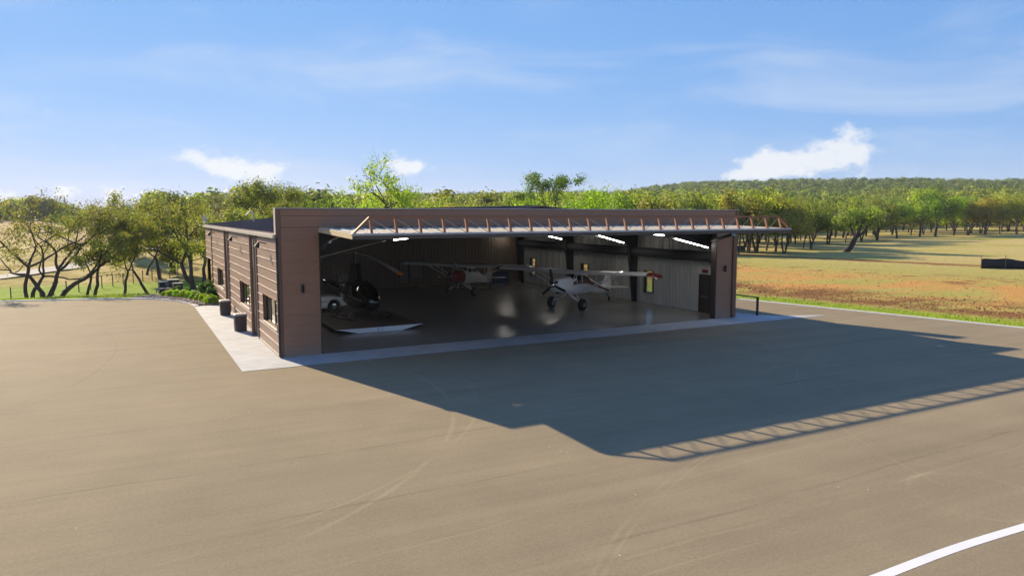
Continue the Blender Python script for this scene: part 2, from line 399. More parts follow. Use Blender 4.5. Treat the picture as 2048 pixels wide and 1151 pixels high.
def fastmesh(name, V, F, matname, smooth=False):
    """V (n,3) and F (m,k) numpy"""
    me = bpy.data.meshes.new(name); n = len(V); mfaces, k = F.shape
    me.vertices.add(n); me.vertices.foreach_set('co', np.asarray(V, np.float32).ravel())
    me.loops.add(mfaces*k); me.loops.foreach_set('vertex_index', F.astype(np.int32).ravel())
    me.polygons.add(mfaces); me.polygons.foreach_set('loop_start', np.arange(0, mfaces*k, k, dtype=np.int32))
    me.polygons.foreach_set('loop_total', np.full(mfaces, k, np.int32))
    if smooth: me.polygons.foreach_set('use_smooth', np.ones(mfaces, bool))
    me.materials.append(MATS[matname]); me.update(calc_edges=True); me.validate()
    return me
def rect_minus(r, holes):
    """(a0,b0,a1,b1) minus holes -> list of rects"""
    outl = [r]
    for h in holes:
        nxt = []
        for a0, b0, a1, b1 in outl:
            x0, y0, x1, y1 = max(a0, h[0]), max(b0, h[1]), min(a1, h[2]), min(b1, h[3])
            if x0 >= x1 or y0 >= y1: nxt.append((a0, b0, a1, b1)); continue
            if b0 < y0: nxt.append((a0, b0, a1, y0))
            if y1 < b1: nxt.append((a0, y1, a1, b1))
            if a0 < x0: nxt.append((a0, y0, x0, y1))
            if x1 < a1: nxt.append((x1, y0, a1, y1))
        outl = nxt
    return [q for q in outl if q[2]-q[0] > .01 and q[3]-q[1] > .01]

# ------------------------------------------------------------------ terrain
def pol(azd_, r): a = math.radians(azd_); return (CAM[0]+r*math.sin(a), CAM[1]+r*math.cos(a))
def px_az(px): return 27.97 + math.degrees(math.atan((px-1024)/1446))
SKYL = [(-400, 412), (-200, 408), (0, 404), (80, 402), (130, 411), (160, 426), (250, 427), (330, 415), (500, 405), (700, 400), (880, 394), (1080, 391), (1210, 389), (1260, 384),
        (1310, 373), (1400, 364), (1530, 360), (1690, 357), (1800, 356), (1900, 361), (2048, 361), (2300, 365), (2700, 380)]
S_AZ = np.array([px_az(q[0]) for q in SKYL]); S_EL = np.array([(431-q[1])/math.hypot(1446, q[0]-1024) for q in SKYL])
S_AZ = np.concatenate(([-180, -60], S_AZ, [120, 180])); S_EL = np.concatenate(([.004, .006], S_EL, [.008, .004]))
def RH(az): return np.interp(az, [-30, -8, -2, 4, 14, 34, 39, 90], [420, 420, 420, 420, 480, 560, 800, 800])
def R0(az): return np.interp(az, [-30, -5, 6, 15, 36, 46, 52, 90], [75, 75, 75, 110, 130, 190, 240, 240])
def hgt(x, y):
    dx = np.asarray(x, float)-CAM[0]; dy = np.asarray(y, float)-CAM[1]
    r = np.hypot(dx, dy); az = np.degrees(np.arctan2(dx, dy))
    Rm = RH(az); top = np.maximum(5.86 + Rm*np.interp(az, S_AZ, S_EL) - np.interp(az, [-30, -2.6, -1.8, 1.0, 2.5, 34, 39], [9, 9, 0, 0, 9, 9, 10.5]), -1.0)
    r0 = R0(az); q = np.clip((r-r0)/(Rm-r0), 0, 1); h = top*(q**1.25)
    h = np.where(r > Rm, top - (r-Rm)*.012, h)
    nz = (np.sin(x*.031+1.3)*np.sin(y*.027+.4)*.5 + np.sin(x*.011-y*.017)*.6)*np.clip((r-70)/200, 0, 1)
    ys = 29.3 + np.maximum(0, -13-np.asarray(x, float))*.26
    sm = lambda v, a, b: (lambda q: q*q*(3-2*q))(np.clip((v-a)/(b-a), 0, 1))
    dip = 1.6*sm(np.asarray(y, float), ys, ys+12)*(1-sm(np.asarray(y, float), 62, 100))*(1-sm(np.asarray(x, float), 2, 9))
    return h + nz - dip - .035
azs = np.unique(np.concatenate([np.arange(-180, 180, 5.), np.arange(-20, 75, .75)]))
rs = np.concatenate([[0.01], np.arange(4, 90, 6.), np.arange(90, 320, 11.), np.arange(320, 900, 22.), [950, 1050, 1250, 1500]])
A, RR = np.meshgrid(azs, rs); GX = CAM[0]+RR*np.sin(np.radians(A)); GY = CAM[1]+RR*np.cos(np.radians(A)); GZ = hgt(GX, GY)
V = np.stack([GX.ravel(), GY.ravel(), GZ.ravel()], 1); na = len(azs)
I, J = np.meshgrid(np.arange(len(rs)-1), np.arange(na), indexing='ij'); J2 = (J+1) % na
V_MINZ = V[:, 2].min()
F = np.stack([I*na+J, I*na+J2, (I+1)*na+J2, (I+1)*na+J], -1).reshape(-1, 4)[:, ::-1]
gr = link('ground', fastmesh('ground', V, F, 'grass_ground', True)); tag(gr, 'grassy field with orange earth patches and rising hills', 'ground', kind='structure')

KL = [(-60, 40.5), (-40, 35.6), (-22, 31.0), (-13.16, 28.77), (-10.83, 28.18), (-8.44, 27.58), (-6.0, 26.66), (-4.9, 26.1), (-4.15, 25.6), (-3.5, 24.9), (-2.75, 23.7), (-2.2, 22.2), (-1.9, 21.0), (-1.77, 19.9)]
KR = [(31.97-.203*k, 6.48+k) for k in (20,)] + [(31.97, 6.48), (33.5, -1.1), (34.45, -5.6), (35.35, -10.14), (39, -28), (49.6, -80)]
asp = KL + [(.5, 19.9), (.5, 26.5), (28.0, 26.5)] + KR[1:] + [(-60, -80)]
o = MB().poly([(x, y, 0) for x, y in asp]).build('asphalt', 'asphalt'); tag(o, 'worn tan-grey asphalt apron in front of the hangar', 'asphalt', kind='structure')
AP = [(-1.77, 19.9), (-1.77, -2.08), (30.5, -1.98), (30.5, -1.86), (27.5, -.55), (26.75, 1.3), (26.75, 12), (25.3, 12), (25.3, -.001), (0, -.001), (0, 19.9)]
m_ = MB(); m_.poly([(x, y, .012) for x, y in AP])
o = m_.build('concrete_apron', 'concrete'); tag(o, 'pale concrete strip around the hangar front and side', 'pavement', kind='structure')
def ribbon(pts, width, z0, z1, side=1):
    mb = MB(); P = [Vector((x, y, 0)) for x, y in pts]; nrm = []
    for i in range(len(P)):
        d = (P[min(i+1, len(P)-1)]-P[max(i-1, 0)]).normalized(); nrm.append(Vector((-d.y, d.x, 0))*side)
    rings = []
    for p, n in zip(P, nrm):
        q = p + n*width
        rings.append([(p.x, p.y, z0), (p.x+n.x*.02, p.y+n.y*.02, z1), (q.x-n.x*.02, q.y-n.y*.02, z1), (q.x, q.y, z0)])
    return mb.loft(rings)
def smooth_pts(pts, n=6):
    P = [Vector((*p, 0)) for p in pts]; o_ = []
    for i in range(len(P)-1):
        p0, p1, p2, p3 = P[max(i-1, 0)], P[i], P[i+1], P[min(i+2, len(P)-1)]
        for k in range(n):
            u = k/n
            q = .5*((2*p1)+(p2-p0)*u+(2*p0-5*p1+4*p2-p3)*u*u+(3*p1-p0-3*p2+p3)*u**3); o_.append((q.x, q.y))
    o_.append((P[-1].x, P[-1].y)); return o_
o = ribbon(smooth_pts(KL), .30, -.05, .055).build('kerb', 'kerb', recalc=True); tag(o, 'pale concrete kerb curving round the left asphalt', 'kerb', kind='structure')
o = ribbon(KR[1:], .28, -.05, .05).build('kerb', 'kerb', recalc=True); tag(o, 'straight pale kerb along the taxi road by the field', 'kerb', kind='structure')
PL = [(1.5, -23.36), (3.4, -23.29), (5.3, -23.245), (7.3, -23.22), (9.4, -23.305), (12, -23.45), (16, -23.8), (22, -24.5)]
P2 = smooth_pts(PL, 8); mb = MB(); up = []; lo = []
for i, (x, y) in enumerate(P2):
    d = Vector((P2[min(i+1, len(P2)-1)][0]-P2[max(i-1, 0)][0], P2[min(i+1, len(P2)-1)][1]-P2[max(i-1, 0)][1], 0)).normalized()
    up.append((x-d.y*.10, y+d.x*.10, .004)); lo.append((x+d.y*.10, y-d.x*.10, .004))
mb.poly(up+lo[::-1])
o = mb.build('painted_line', 'line_paint'); tag(o, 'white painted line curving across the asphalt', 'marking', kind='structure')
# gravel road across the left pasture
RDC = [(-44, 42), (-28, 59), (-18.6, 69.8), (-15.9, 73.0), (-13.1, 77.4), (-9.5, 84.2), (-5.9, 91), (-2.4, 97), (4, 106), (14, 114), (30, 118)]
rp_ = smooth_pts(RDC, 10); V = []; F = []
for i, (x, y) in enumerate(rp_):
    a, b = rp_[max(i-1, 0)], rp_[min(i+1, len(rp_)-1)]; d = Vector((b[0]-a[0], b[1]-a[1])).normalized()
    for k in (-1.5, -.5, .5, 1.5):
        xx, yy_ = x-d.y*k, y+d.x*k; V.append((xx, yy_, float(hgt(xx, yy_))+.16))
    if i: F += [((i-1)*4+j, (i-1)*4+j+1, i*4+j+1, i*4+j) for j in range(3)]
o = link('gravel_road', fastmesh('gravel_road', np.array(V), np.array(F)[:, ::-1], 'gravel_road')); tag(o, 'pale gravel road crossing the left pasture', 'road', kind='structure')

# ------------------------------------------------------------------ hangar
W = 25.25; H = 6.1; DEP = 30.0; EAVE = 5.0; X0 = 1.70; X1 = 23.70; HDR = 5.34
hg = thing('hangar', 'brown metal hangar with its wide front door swung up', 'hangar')
fw = MB().box(0, 0, 0, X0, .30, H).box(X1, 0, 0, W, .30, H).box(X0, 0, HDR, X1, .30, H).build('front_wall', 'trim_brown', hg)
rows = [(.02+.435*i, .435*(i+1)) for i in range(14)]
for (a, b) in rows:
    for x0, x1 in ((.16, X0-.03), (X1+.06, 24.92)):
        z1 = min(b, HDR-.02)
        if z1 > a+.05: B('panel', 'siding', fw, x0, -.028, a-.014, x1, -.002, z1)
for z0, z1 in ((HDR+.01, 5.80), (5.815, H-.03)):
    for k in range(4):
        xa = .16 + k*(W-.32)/4; B('panel', 'siding', fw, xa+.004, -.028, z0, xa+(W-.32)/4-.004, -.002, z1)
B('corner_trim', 'trim_brown', fw, -.03, -.045, .01, .15, -.003, H-.03); B('corner_trim', 'trim_brown', fw, W-.14, -.045, .01, W+.03, -.003, H-.03)
B('coping', 'gutter', fw, -.05, -.06, H, W+.05, .36, H+.035)
B('parapet_return', 'gutter', fw, -.045, -.005, EAVE+.06, -.003, .34, H-.002)
B('jamb_trim', 'trim_dark', fw, X0-.03, -.04, .01, X0+.012, .34, HDR); B('jamb_trim', 'trim_dark', fw, X1-.012, -.04, .01, X1+.05, .34, HDR)
ds = MB().box(24.93, -.11, .12, 25.03, -.03, 5.05).box(24.93, -.16, .05, 25.03, -.03, .12).build('downspout_or_shade_strip', 'trim_brown', hg)
MB().box(-.07, -.09, .05, .02, -.048, 4.95).build('downspout_or_shade_strip', 'trim_dark', hg)  # plain dark strip standing in for the shadow line at the left corner
for x in (.96, 24.36):
    l = MB().box(x-.05, -.055, 2.68, x+.05, -.028, 2.98).build('wall_lamp', 'trim_dark', hg)
    MB().tube([(x, -.12, 2.66), (x, -.12, 2.80)], .055, 10).tube([(x, -.12, 2.86), (x, -.12, 3.0)], .055, 10).box(x-.02, -.12, 2.80, x+.02, -.05, 2.86).build('lamp_head', 'steel_black', l)
# left wall with three windows, black recessed strips and far porch
WINS = [(.45, 3.75), (8.0, 11.3), (19.1, 22.3)]; WZ0, WZ1 = 1.10, 2.30
BAYS = [(.03, 5.15, 0), (7.2, 15.7, 0), (17.45, 25.4, 0), (25.55, 30.0, 2.66)]
lw = MB()
holes = [(a, WZ0, b, WZ1) for a, b in WINS] + [(25.75, -.1, 29.55, 2.66)]
for a, b, c, d in rect_minus((.305, 0, DEP, EAVE-.02), holes): lw.box(.0, a, b, .22, c, d)
lw = lw.build('left_wall', 'trim_brown', hg)
zr = [0.06+.43*i for i in range(12)]
for ya, yb, zm in BAYS:
    for i in range(11):
        z0, z1 = zr[i]+.035, min(zr[i+1], 4.93)
        for a, b, c, d in rect_minus((ya, max(z0, zm), yb, z1), [(q[0]-.06, WZ0-.06, q[1]+.06, WZ1+.06) for q in WINS] if zm == 0 else []):
            if c-a > .05 and d-b > .03: B('panel', 'siding_left', lw, -.022, a, b, -.002, c, d)
        if zr[i] < max(zm-.02, 0): continue
        for a, b, c, d in rect_minus((ya, zr[i], yb, zr[i]+.032), [(q[0]-.06, WZ0-.06, q[1]+.06, WZ1+.06) for q in WINS] if zm == 0 else []):
            B('batten', 'batten', lw, -.052, a, b, -.003, c, d)
for ya, yb in ((5.15, 7.2), (15.7, 17.45), (25.4, 25.55)):
    B('strip_panel', 'trim_dark', lw, -.012, ya+.06, .03, -.003, yb-.06, 4.93)
    for y in (ya+.03, yb-.03): B('edge_trim', 'trim_brown', lw, -.07, y-.03, .02, -.004, y+.03, 4.93)
    if yb-ya > 1:
        MB().tube([(-.11, ya+1.15, .15), (-.11, ya+1.15, 4.86)], .055, 8).box(-.19, ya+1.08, .04, -.06, ya+1.22, .15).build('downspout_or_shade_strip', 'trim_brown', hg)
        MB().tube([(-.06, ya+1.5, .3), (-.06, ya+1.5, 3.4)], .02, 6).build('conduit', 'gutter', hg)
for i, (a, b) in enumerate(WINS):
    wn = MB().box(.10, a, WZ0, .16, a+.07, WZ1).box(.10, b-.07, WZ0, .16, b, WZ1).box(.10, a+.07, WZ0, .16, b-.07, WZ0+.06).box(.10, a+.07, WZ1-.06, .16, b-.07, WZ1).build('window', 'steel_black', hg)
    nm_ = 3
    for k in range(1, nm_):
        y = a+(b-a)*k/nm_; B('mullion', 'steel_black', wn, .095, y-.035, WZ0+.06, .165, y+.035, WZ1-.06)
    for k in range(nm_): B('pane', 'glass', wn, .125, a+.07+(b-a-.14)*k/nm_, WZ0+.06, .135, a+.07+(b-a-.14)*(k+1)/nm_-.01, WZ1-.06)
    B('blind', 'blind', wn, .17, a+.05, WZ0+.05, .185, b-.05, WZ1-.08)
    B('sill', 'sill', wn, -.07, a-.05, WZ0-.045, .10, b+.05, WZ0-.001)
    B('casing', 'trim_dark', wn, -.035, a-.06, WZ0, .09, a-.001, WZ1+.06); B('casing', 'trim_dark', wn, -.035, b+.001, WZ0, .09, b+.06, WZ1+.06)
    B('casing', 'trim_brown', wn, -.04, a-.001, WZ1+.001, .09, b+.001, WZ1+.06)
po = MB().box(.02, 29.55, 0, .20, 29.75, 2.66).build('porch_post', 'steel_black', hg)
MB().box(1.6, 25.7, 0, 1.7, 29.9, 2.66).box(.22, 25.7, 2.6, 1.6, 29.9, 2.7).box(.22, 25.65, 0, 1.6, 25.7, 2.6).build('porch_wall', 'trim_dark', hg)
for y in (2.5, 11.65, 23.2):
    l = MB().tube([(-.02, y, 4.60), (-.30, y, 4.68), (-.36, y, 4.60)], .018, 6).build('wall_lamp', 'steel_black', hg)
    MB().tube([(-.33, y, 4.66), (-.42, y, 4.46)], [.05, .12], 10).build('lamp_shade', 'steel_black', l)
# eave gutter, roof
MB().box(-.16, .02, EAVE-.09, -.06, DEP+.3, EAVE+.05).box(-.055, .31, EAVE-.015, .25, DEP+.3, EAVE+.03).build('gutter', 'gutter', hg)
RS = .093; rf = MB()
rise = RS*W/2
rf.hexa([(-.05, .31, EAVE+.04), (W/2, .31, EAVE+.04+rise), (W/2, DEP+.3, EAVE+.04+rise), (-.05, DEP+.3, EAVE+.04),
         (-.05, .31, EAVE+.12), (W/2, .31, EAVE+.12+rise), (W/2, DEP+.3, EAVE+.12+rise), (-.05, DEP+.3, EAVE+.12)])
rf.hexa([(W/2, .31, EAVE+.04+rise), (W+.05, .31, EAVE+.04), (W+.05, DEP+.3, EAVE+.04), (W/2, DEP+.3, EAVE+.04+rise),
         (W/2, .31, EAVE+.12+rise), (W+.05, .31, EAVE+.12), (W+.05, DEP+.3, EAVE+.12), (W/2, DEP+.3, EAVE+.12+rise)])
rf = rf.build('roof', 'roof_metal', hg)
for k in range(48):
    y = .6+k*.62; MB().hexa([(-.04, y, EAVE+.122), (W/2, y, EAVE+.122+rise), (W/2, y+.05, EAVE+.122+rise), (-.04, y+.05, EAVE+.122), (-.04, y+.012, EAVE+.155), (W/2, y+.012, EAVE+.155+rise), (W/2, y+.038, EAVE+.155+rise), (-.04, y+.038, EAVE+.155)]).build('roof_seam', 'roof_metal', rf)
MB().tube([(2.6, 23.5, 5.3), (2.6, 23.5, 5.95), (2.35, 23.5, 6.08), (2.1, 23.5, 5.78)], .055, 8).build('vent_pipe', 'gutter', rf)
# right wall, pale inside, three narrow windows and a dark side door
RW = [(7.10, .75, 7.95, 2.14), (14.70, .75, 15.55, 2.14), (22.60, .75, 23.45, 2.14)]; DOORR = (1.75, 0, 2.68, 2.28)
rw = MB()
for a, b, c, d in rect_minus((.305, 0, DEP, EAVE-.02), RW): rw.box(25.09, a, b, W, c, d)
rw = rw.build('right_wall', 'siding', hg)
y = .32
while y < 25.1:
    y1 = min(y+.93, 25.18)
    for a, b, c, d in rect_minus((y, .03, y1, 4.95), RW+[DOORR]):
        mb = MB().box(25.07, a+.004, b, 25.088, c-.004, d)
        yr = math.ceil(a/.31)*.31
        while yr < c-.05:
            if yr-.02 > a: mb.hexa([(25.07, yr-.035, b), (25.01, yr-.014, b), (25.01, yr+.014, b), (25.07, yr+.035, b), (25.07, yr-.035, d), (25.01, yr-.014, d), (25.01, yr+.014, d), (25.07, yr+.035, d)])
            yr += .31
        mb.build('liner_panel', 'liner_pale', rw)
    y = y1
for a, b, c, d in RW:
    wn = MB().box(24.99, a-.05, b-.05, 25.15, a, d+.05).box(24.99, c, b-.05, 25.15, c+.05, d+.05).box(24.99, a, b-.05, 25.15, c, b).box(24.99, a, d, 25.15, c, d+.05).build('window', 'steel_black', hg)
    B('mullion', 'steel_black', wn, 25.10, a, (b+d)/2+.35, 25.15, c, (b+d)/2+.39); B('pane', 'glass', wn, 25.12, a, b, 25.13, c, d)
dr = MB().box(25.02, DOORR[0]+.05, .02, 25.06, DOORR[2]-.05, DOORR[3]-.05).build('side_door', 'trim_dark', hg)
MB().box(24.98, DOORR[0]-.02, .01, 25.065, DOORR[0]+.05, DOORR[3]+.02).box(24.98, DOORR[2]-.05, .01, 25.065, DOORR[2]+.02, DOORR[3]+.02).box(24.98, DOORR[0]+.05, DOORR[3]-.05, 25.065, DOORR[2]-.05, DOORR[3]+.02).build('door_frame', 'steel_black', dr)
MB().tube([(25.0, 1.92, 1.02), (24.95, 1.92, 1.02)], .03, 8).build('handle', 'chrome', dr); B('push_bar', 'cabinet_grey', dr, 24.985, 1.9, .95, 25.015, 2.55, 1.0)
es = MB().box(25.00, 2.02, 2.40, 25.05, 2.46, 2.60).build('exit_sign', 'sign_red', hg); EXIT_AT = (24.997, 2.43, 2.44)
# inner walls, ceiling, frames, band beam
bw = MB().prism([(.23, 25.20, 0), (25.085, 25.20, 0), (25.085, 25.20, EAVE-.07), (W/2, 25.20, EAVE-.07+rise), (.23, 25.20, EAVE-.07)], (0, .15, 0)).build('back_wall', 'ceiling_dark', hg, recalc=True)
for k in range(27):
    xa = .25+k*.92; mb = MB().box(xa, 25.175, .02, xa+.915, 25.195, 4.9)
    for q in (.15, .46, .77): mb.hexa([(xa+q-.035, 25.175, .02), (xa+q+.035, 25.175, .02), (xa+q+.015, 25.14, .02), (xa+q-.015, 25.14, .02), (xa+q-.035, 25.175, 4.9), (xa+q+.035, 25.175, 4.9), (xa+q+.015, 25.14, 4.9), (xa+q-.015, 25.14, 4.9)])
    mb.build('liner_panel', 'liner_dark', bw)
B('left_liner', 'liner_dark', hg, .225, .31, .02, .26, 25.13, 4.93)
MB().hexa([(.23, .31, EAVE-.06), (W/2, .31, EAVE-.06+rise), (W/2, 25.2, EAVE-.06+rise), (.23, 25.2, EAVE-.06), (.23, .31, EAVE), (W/2, .31, EAVE+rise), (W/2, 25.2, EAVE+rise), (.23, 25.2, EAVE)]).hexa(
    [(W/2, .31, EAVE-.06+rise), (25.08, .31, EAVE-.06), (25.08, 25.2, EAVE-.06), (W/2, 25.2, EAVE-.06+rise), (W/2, .31, EAVE+rise), (25.08, .31, EAVE), (25.08, 25.2, EAVE), (W/2, 25.2, EAVE+rise)]).build('ceiling', 'ceiling_dark', hg)
for y in (1.0, 8.85, 16.8, 24.75):
    for s_ in (0, 1):
        f_ = (lambda x: x) if s_ == 0 else (lambda x: W-x)
        xs = 25.06 if s_ == 0 else W-.27
        q = [(f_(25.02 if s_ == 0 else W-.27), 0), (f_((25.02 if s_ == 0 else W-.27)-.28), 0), (f_((25.02 if s_ == 0 else W-.27)-.75), 3.9), (f_(20.2), 4.75), (f_(12.65), 5.55), (f_(12.65), 6.0), (f_(25.02 if s_ == 0 else W-.27), 4.88)]
        MB().prism([(x, y-.11, z) for x, z in q], (0, .22, 0)).build('frame_column', 'steel_black', hg, recalc=True)
for ya, yb in ((1.15, 8.7), (9.0, 16.65), (16.95, 24.6)):
    MB().tube([(24.72, ya, 3.42), (24.72, (ya+yb)/2, 3.38), (24.72, yb, 3.42)], .31, 12).build('duct', 'fabric_black', hg, smooth=True)
def led(a, b):
    l = MB().bar(a, b, .10, .07).build('light_strip', 'cabinet_grey', hg)
    a_, b_ = Vector(a)-Vector((0, 0, .055)), Vector(b)-Vector((0, 0, .055)); MB().bar(a_, b_, .04, .03).build('tube', 'led', l)
for a, b in (((21.45, .80, 4.59), (23.85, .80, 4.04)), ((21.6, 8.62, 4.60), (23.75, 8.62, 4.05)), ((22.1, 16.55, 4.42), (23.85, 16.55, 4.06)), ((22.71, 24.4, 4.25), (23.6, 24.4, 4.06)),
             ((18.81, .85, 4.92), (20.7, .85, 4.79)), ((5.24, .9, 4.78), (6.6, .9, 4.90)), ((3.7, 8.62, 4.60), (1.5, 8.62, 4.05)), ((3.3, 16.55, 4.5), (1.5, 16.55, 4.06))): led(a, b)  # last two strips are unseen behind the left pier, added for interior fill
l = MB().tube([(2.01, 1.2, 4.02), (4.82, 1.2, 4.68)], .018, 6).build('conduit', 'gutter', hg)
MB().tube([(4.80, 1.2, 4.68), (4.92, 1.2, 4.71)], .05, 8).build('cap', 'panel_white', l)
for x0, x1, z0 in ((13.9, 14.6, .4), (14.75, 15.9, .7)):
    wn = MB().box(x0, 25.09, z0, x1, 25.135, 2.15).build('office_window', 'cabinet_grey', hg); MB().box(x0-.05, 25.10, z0-.05, x0, 25.14, 2.2).box(x1, 25.10, z0-.05, x1+.05, 25.14, 2.2).box(x0-.05, 25.1, 2.15, x1+.05, 25.14, 2.2).build('frame', 'steel_black', wn)
# screen wall on the far side
sw = MB().box(W+.002, 2.72, 0, 26.35, 2.92, 6.08).build('screen_wall', 'trim_brown', hg)
for a, b in rows[:13]: B('panel', 'siding', sw, W+.01, 2.695, a, 26.34, 2.718, b)
# the swung-up door: panel with skin ribs, underside, truss of posts, chord and rods
DL, DR, DYO = 1.68, 23.62, -5.16
dz = lambda y, k=0.: 5.31 + (5.17-5.31)*(y/DYO) + k
dor = MB().hexa([(DL, DYO, dz(DYO, -.16)), (DR, DYO, dz(DYO, -.16)), (DR, -.05, dz(-.05, -.16)), (DL, -.05, dz(-.05, -.16)), (DL, DYO, dz(DYO, -.02)), (DR, DYO, dz(DYO, -.02)), (DR, -.05, dz(-.05, -.02)), (DL, -.05, dz(-.05, -.02))]).build('hangar_door', 'door_under', hg)
n_ = 24; pw = (DR-DL)/n_
for k in range(n_):
    xa = DL+k*pw; mb = MB()
    def slab(x0, x1, k0, k1, ya=DYO+.02, yb=-.06): mb.hexa([(x0, ya, dz(ya, k0)), (x1, ya, dz(ya, k0)), (x1, yb, dz(yb, k0)), (x0, yb, dz(yb, k0)), (x0, ya, dz(ya, k1)), (x1, ya, dz(ya, k1)), (x1, yb, dz(yb, k1)), (x0, yb, dz(yb, k1))])
    slab(xa+.003, xa+pw-.003, -.018, -.002)
    for q in (.02, pw*.5): slab(xa+q, xa+q+.05, -.001, .038)
    mb.build('skin_panel', 'door_skin', dor)
def sideplate(x0, x1, nm, mt): MB().hexa([(x0, DYO-.02, dz(DYO, -.175)), (x1, DYO-.02, dz(DYO, -.175)), (x1, -.05, dz(-.05, -.175)), (x0, -.05, dz(-.05, -.175)), (x0, DYO-.02, dz(DYO, .005)), (x1, DYO-.02, dz(DYO, .005)), (x1, -.05, dz(-.05, .005)), (x0, -.05, dz(-.05, .005))]).build(nm, mt, dor)
sideplate(DL-.03, DL-.002, 'side_frame', 'door_edge'); sideplate(DR+.002, DR+.03, 'side_frame', 'steel_black')
MB().box(DL-.03, DYO-.075, 4.985, DR+.03, DYO-.022, 5.10).build('edge_frame', 'door_under', dor)
MB().tube([(DL, DYO-.05, 5.15), (DR, DYO-.05, 5.15)], .045, 8).build('edge_pipe', 'gutter', dor)
pxs = [2.40+.94*i for i in range(23)]; YB, YT, ZB, ZT = -5.08, -4.90, 5.16, 5.73
for x in pxs: MB().bar((x, YB, ZB), (x, YT, ZT), .085, .085).build('post', 'truss_paint', dor)
MB().bar((pxs[0]-.05, YT, ZT+.03), (pxs[-1]+.05, YT, ZT+.03), .09, .08).build('top_chord', 'truss_paint', dor)
MB().bar((DL-.02, YB-.04, ZB-.02), (pxs[0]-.03, YT, ZT+.02), .08, .08).build('end_brace', 'truss_paint', dor); MB().bar((DR+.02, YB-.04, ZB-.02), (pxs[-1]+.03, YT, ZT+.02), .08, .08).build('end_brace', 'truss_paint', dor)
for i in range(22):
    if i < 11: a, b = (pxs[i], YT, ZT), (pxs[i+1], YB, ZB)
    else: a, b = (pxs[i], YB, ZB), (pxs[i+1], YT, ZT)
    MB().tube([a, b], .014, 6).build('rod', 'rod_steel', dor)
for x, sg in ((X0+.12, 1), (X1-.12, -1)):
    cy = MB().tube([(x, .25, 4.42), (x, -1.4, 4.80)], .085, 10).build('door_cylinder', 'steel_black', hg, smooth=True)
    MB().tube([(x, -1.4, 4.80), (x, -2.9, 5.05)], .04, 8).build('piston_rod', 'chrome', cy); MB().tube([(x, -1.36, 4.79), (x, -1.46, 4.815)], .10, 10).build('collar', 'chrome', cy)
MB().tube([(X1-.3, .4, 4.3), (25.1, -.9, 4.97)], .035, 8).build('door_strut', 'steel_black', hg)
fl = MB().poly([(.26, .0, .022), (25.05, .0, .022), (25.05, 25.19, .022), (.26, 25.19, .022)]).build('hangar_floor', 'polished_floor'); tag(fl, 'polished concrete floor inside the hangar', 'floor', kind='structure')
sd = thing('satellite_dish', 'pale blue dish on the far left end of the hangar eave', 'dish', (.05, 30.1, 5.1))
MB().loft([[(.02+.0*q, r_*math.cos(k*math.pi/6), .45+r_*math.sin(k*math.pi/6)) for k in range(12)] for q, r_ in ((0, .02),)] + [[(-.02-.10*(r_/.4)**2, r_*math.cos(k*math.pi/6), .45+r_*math.sin(k*math.pi/6)) for k in range(12)] for r_ in (.15, .28, .4)], caps=False).build('bowl', 'dish', sd)
MB().tube([(.1, 0, -.05), (.1, 0, .45), (0, 0, .45)], .03, 6).build('mast', 'gutter', sd)

# ------------------------------------------------------------------ aircraft
def sring(x, zc, hw, hh, n=24, e=2.6):
    r_ = []
    for k in range(n):
        a = 2*math.pi*k/n; c, s_ = math.cos(a), math.sin(a)
        r_.append((x, hw*math.copysign(abs(c)**(2/e), c), zc + hh*math.copysign(abs(s_)**(2/e), s_)))
    return r_
def wheel(name, parent, loc, r_, wd, hubmat='chrome'):
    x, y, z = loc; prof = [(-wd/2, r_*.45), (-wd/2, r_*.80), (-wd*.36, r_*.95), (0, r_), (wd*.36, r_*.95), (wd/2, r_*.80), (wd/2, r_*.45)]
    rings = [[(x+q*math.cos(2*math.pi*k/24), y+o_, z+q*math.sin(2*math.pi*k/24)) for k in range(24)] for o_, q in prof]
    o_ = MB().loft(rings).build(name, 'tyre', parent, smooth=True, recalc=True)
    MB().loft([[(x+q*math.cos(2*math.pi*k/16), y+d, z+q*math.sin(2*math.pi*k/16)) for k in range(16)] for d, q in ((-wd/2-.012, r_*.2), (-wd/2-.006, r_*.44), (wd/2+.006, r_*.44), (wd/2+.012, r_*.2))]).build('hub', hubmat, o_, recalc=True)
    return o_
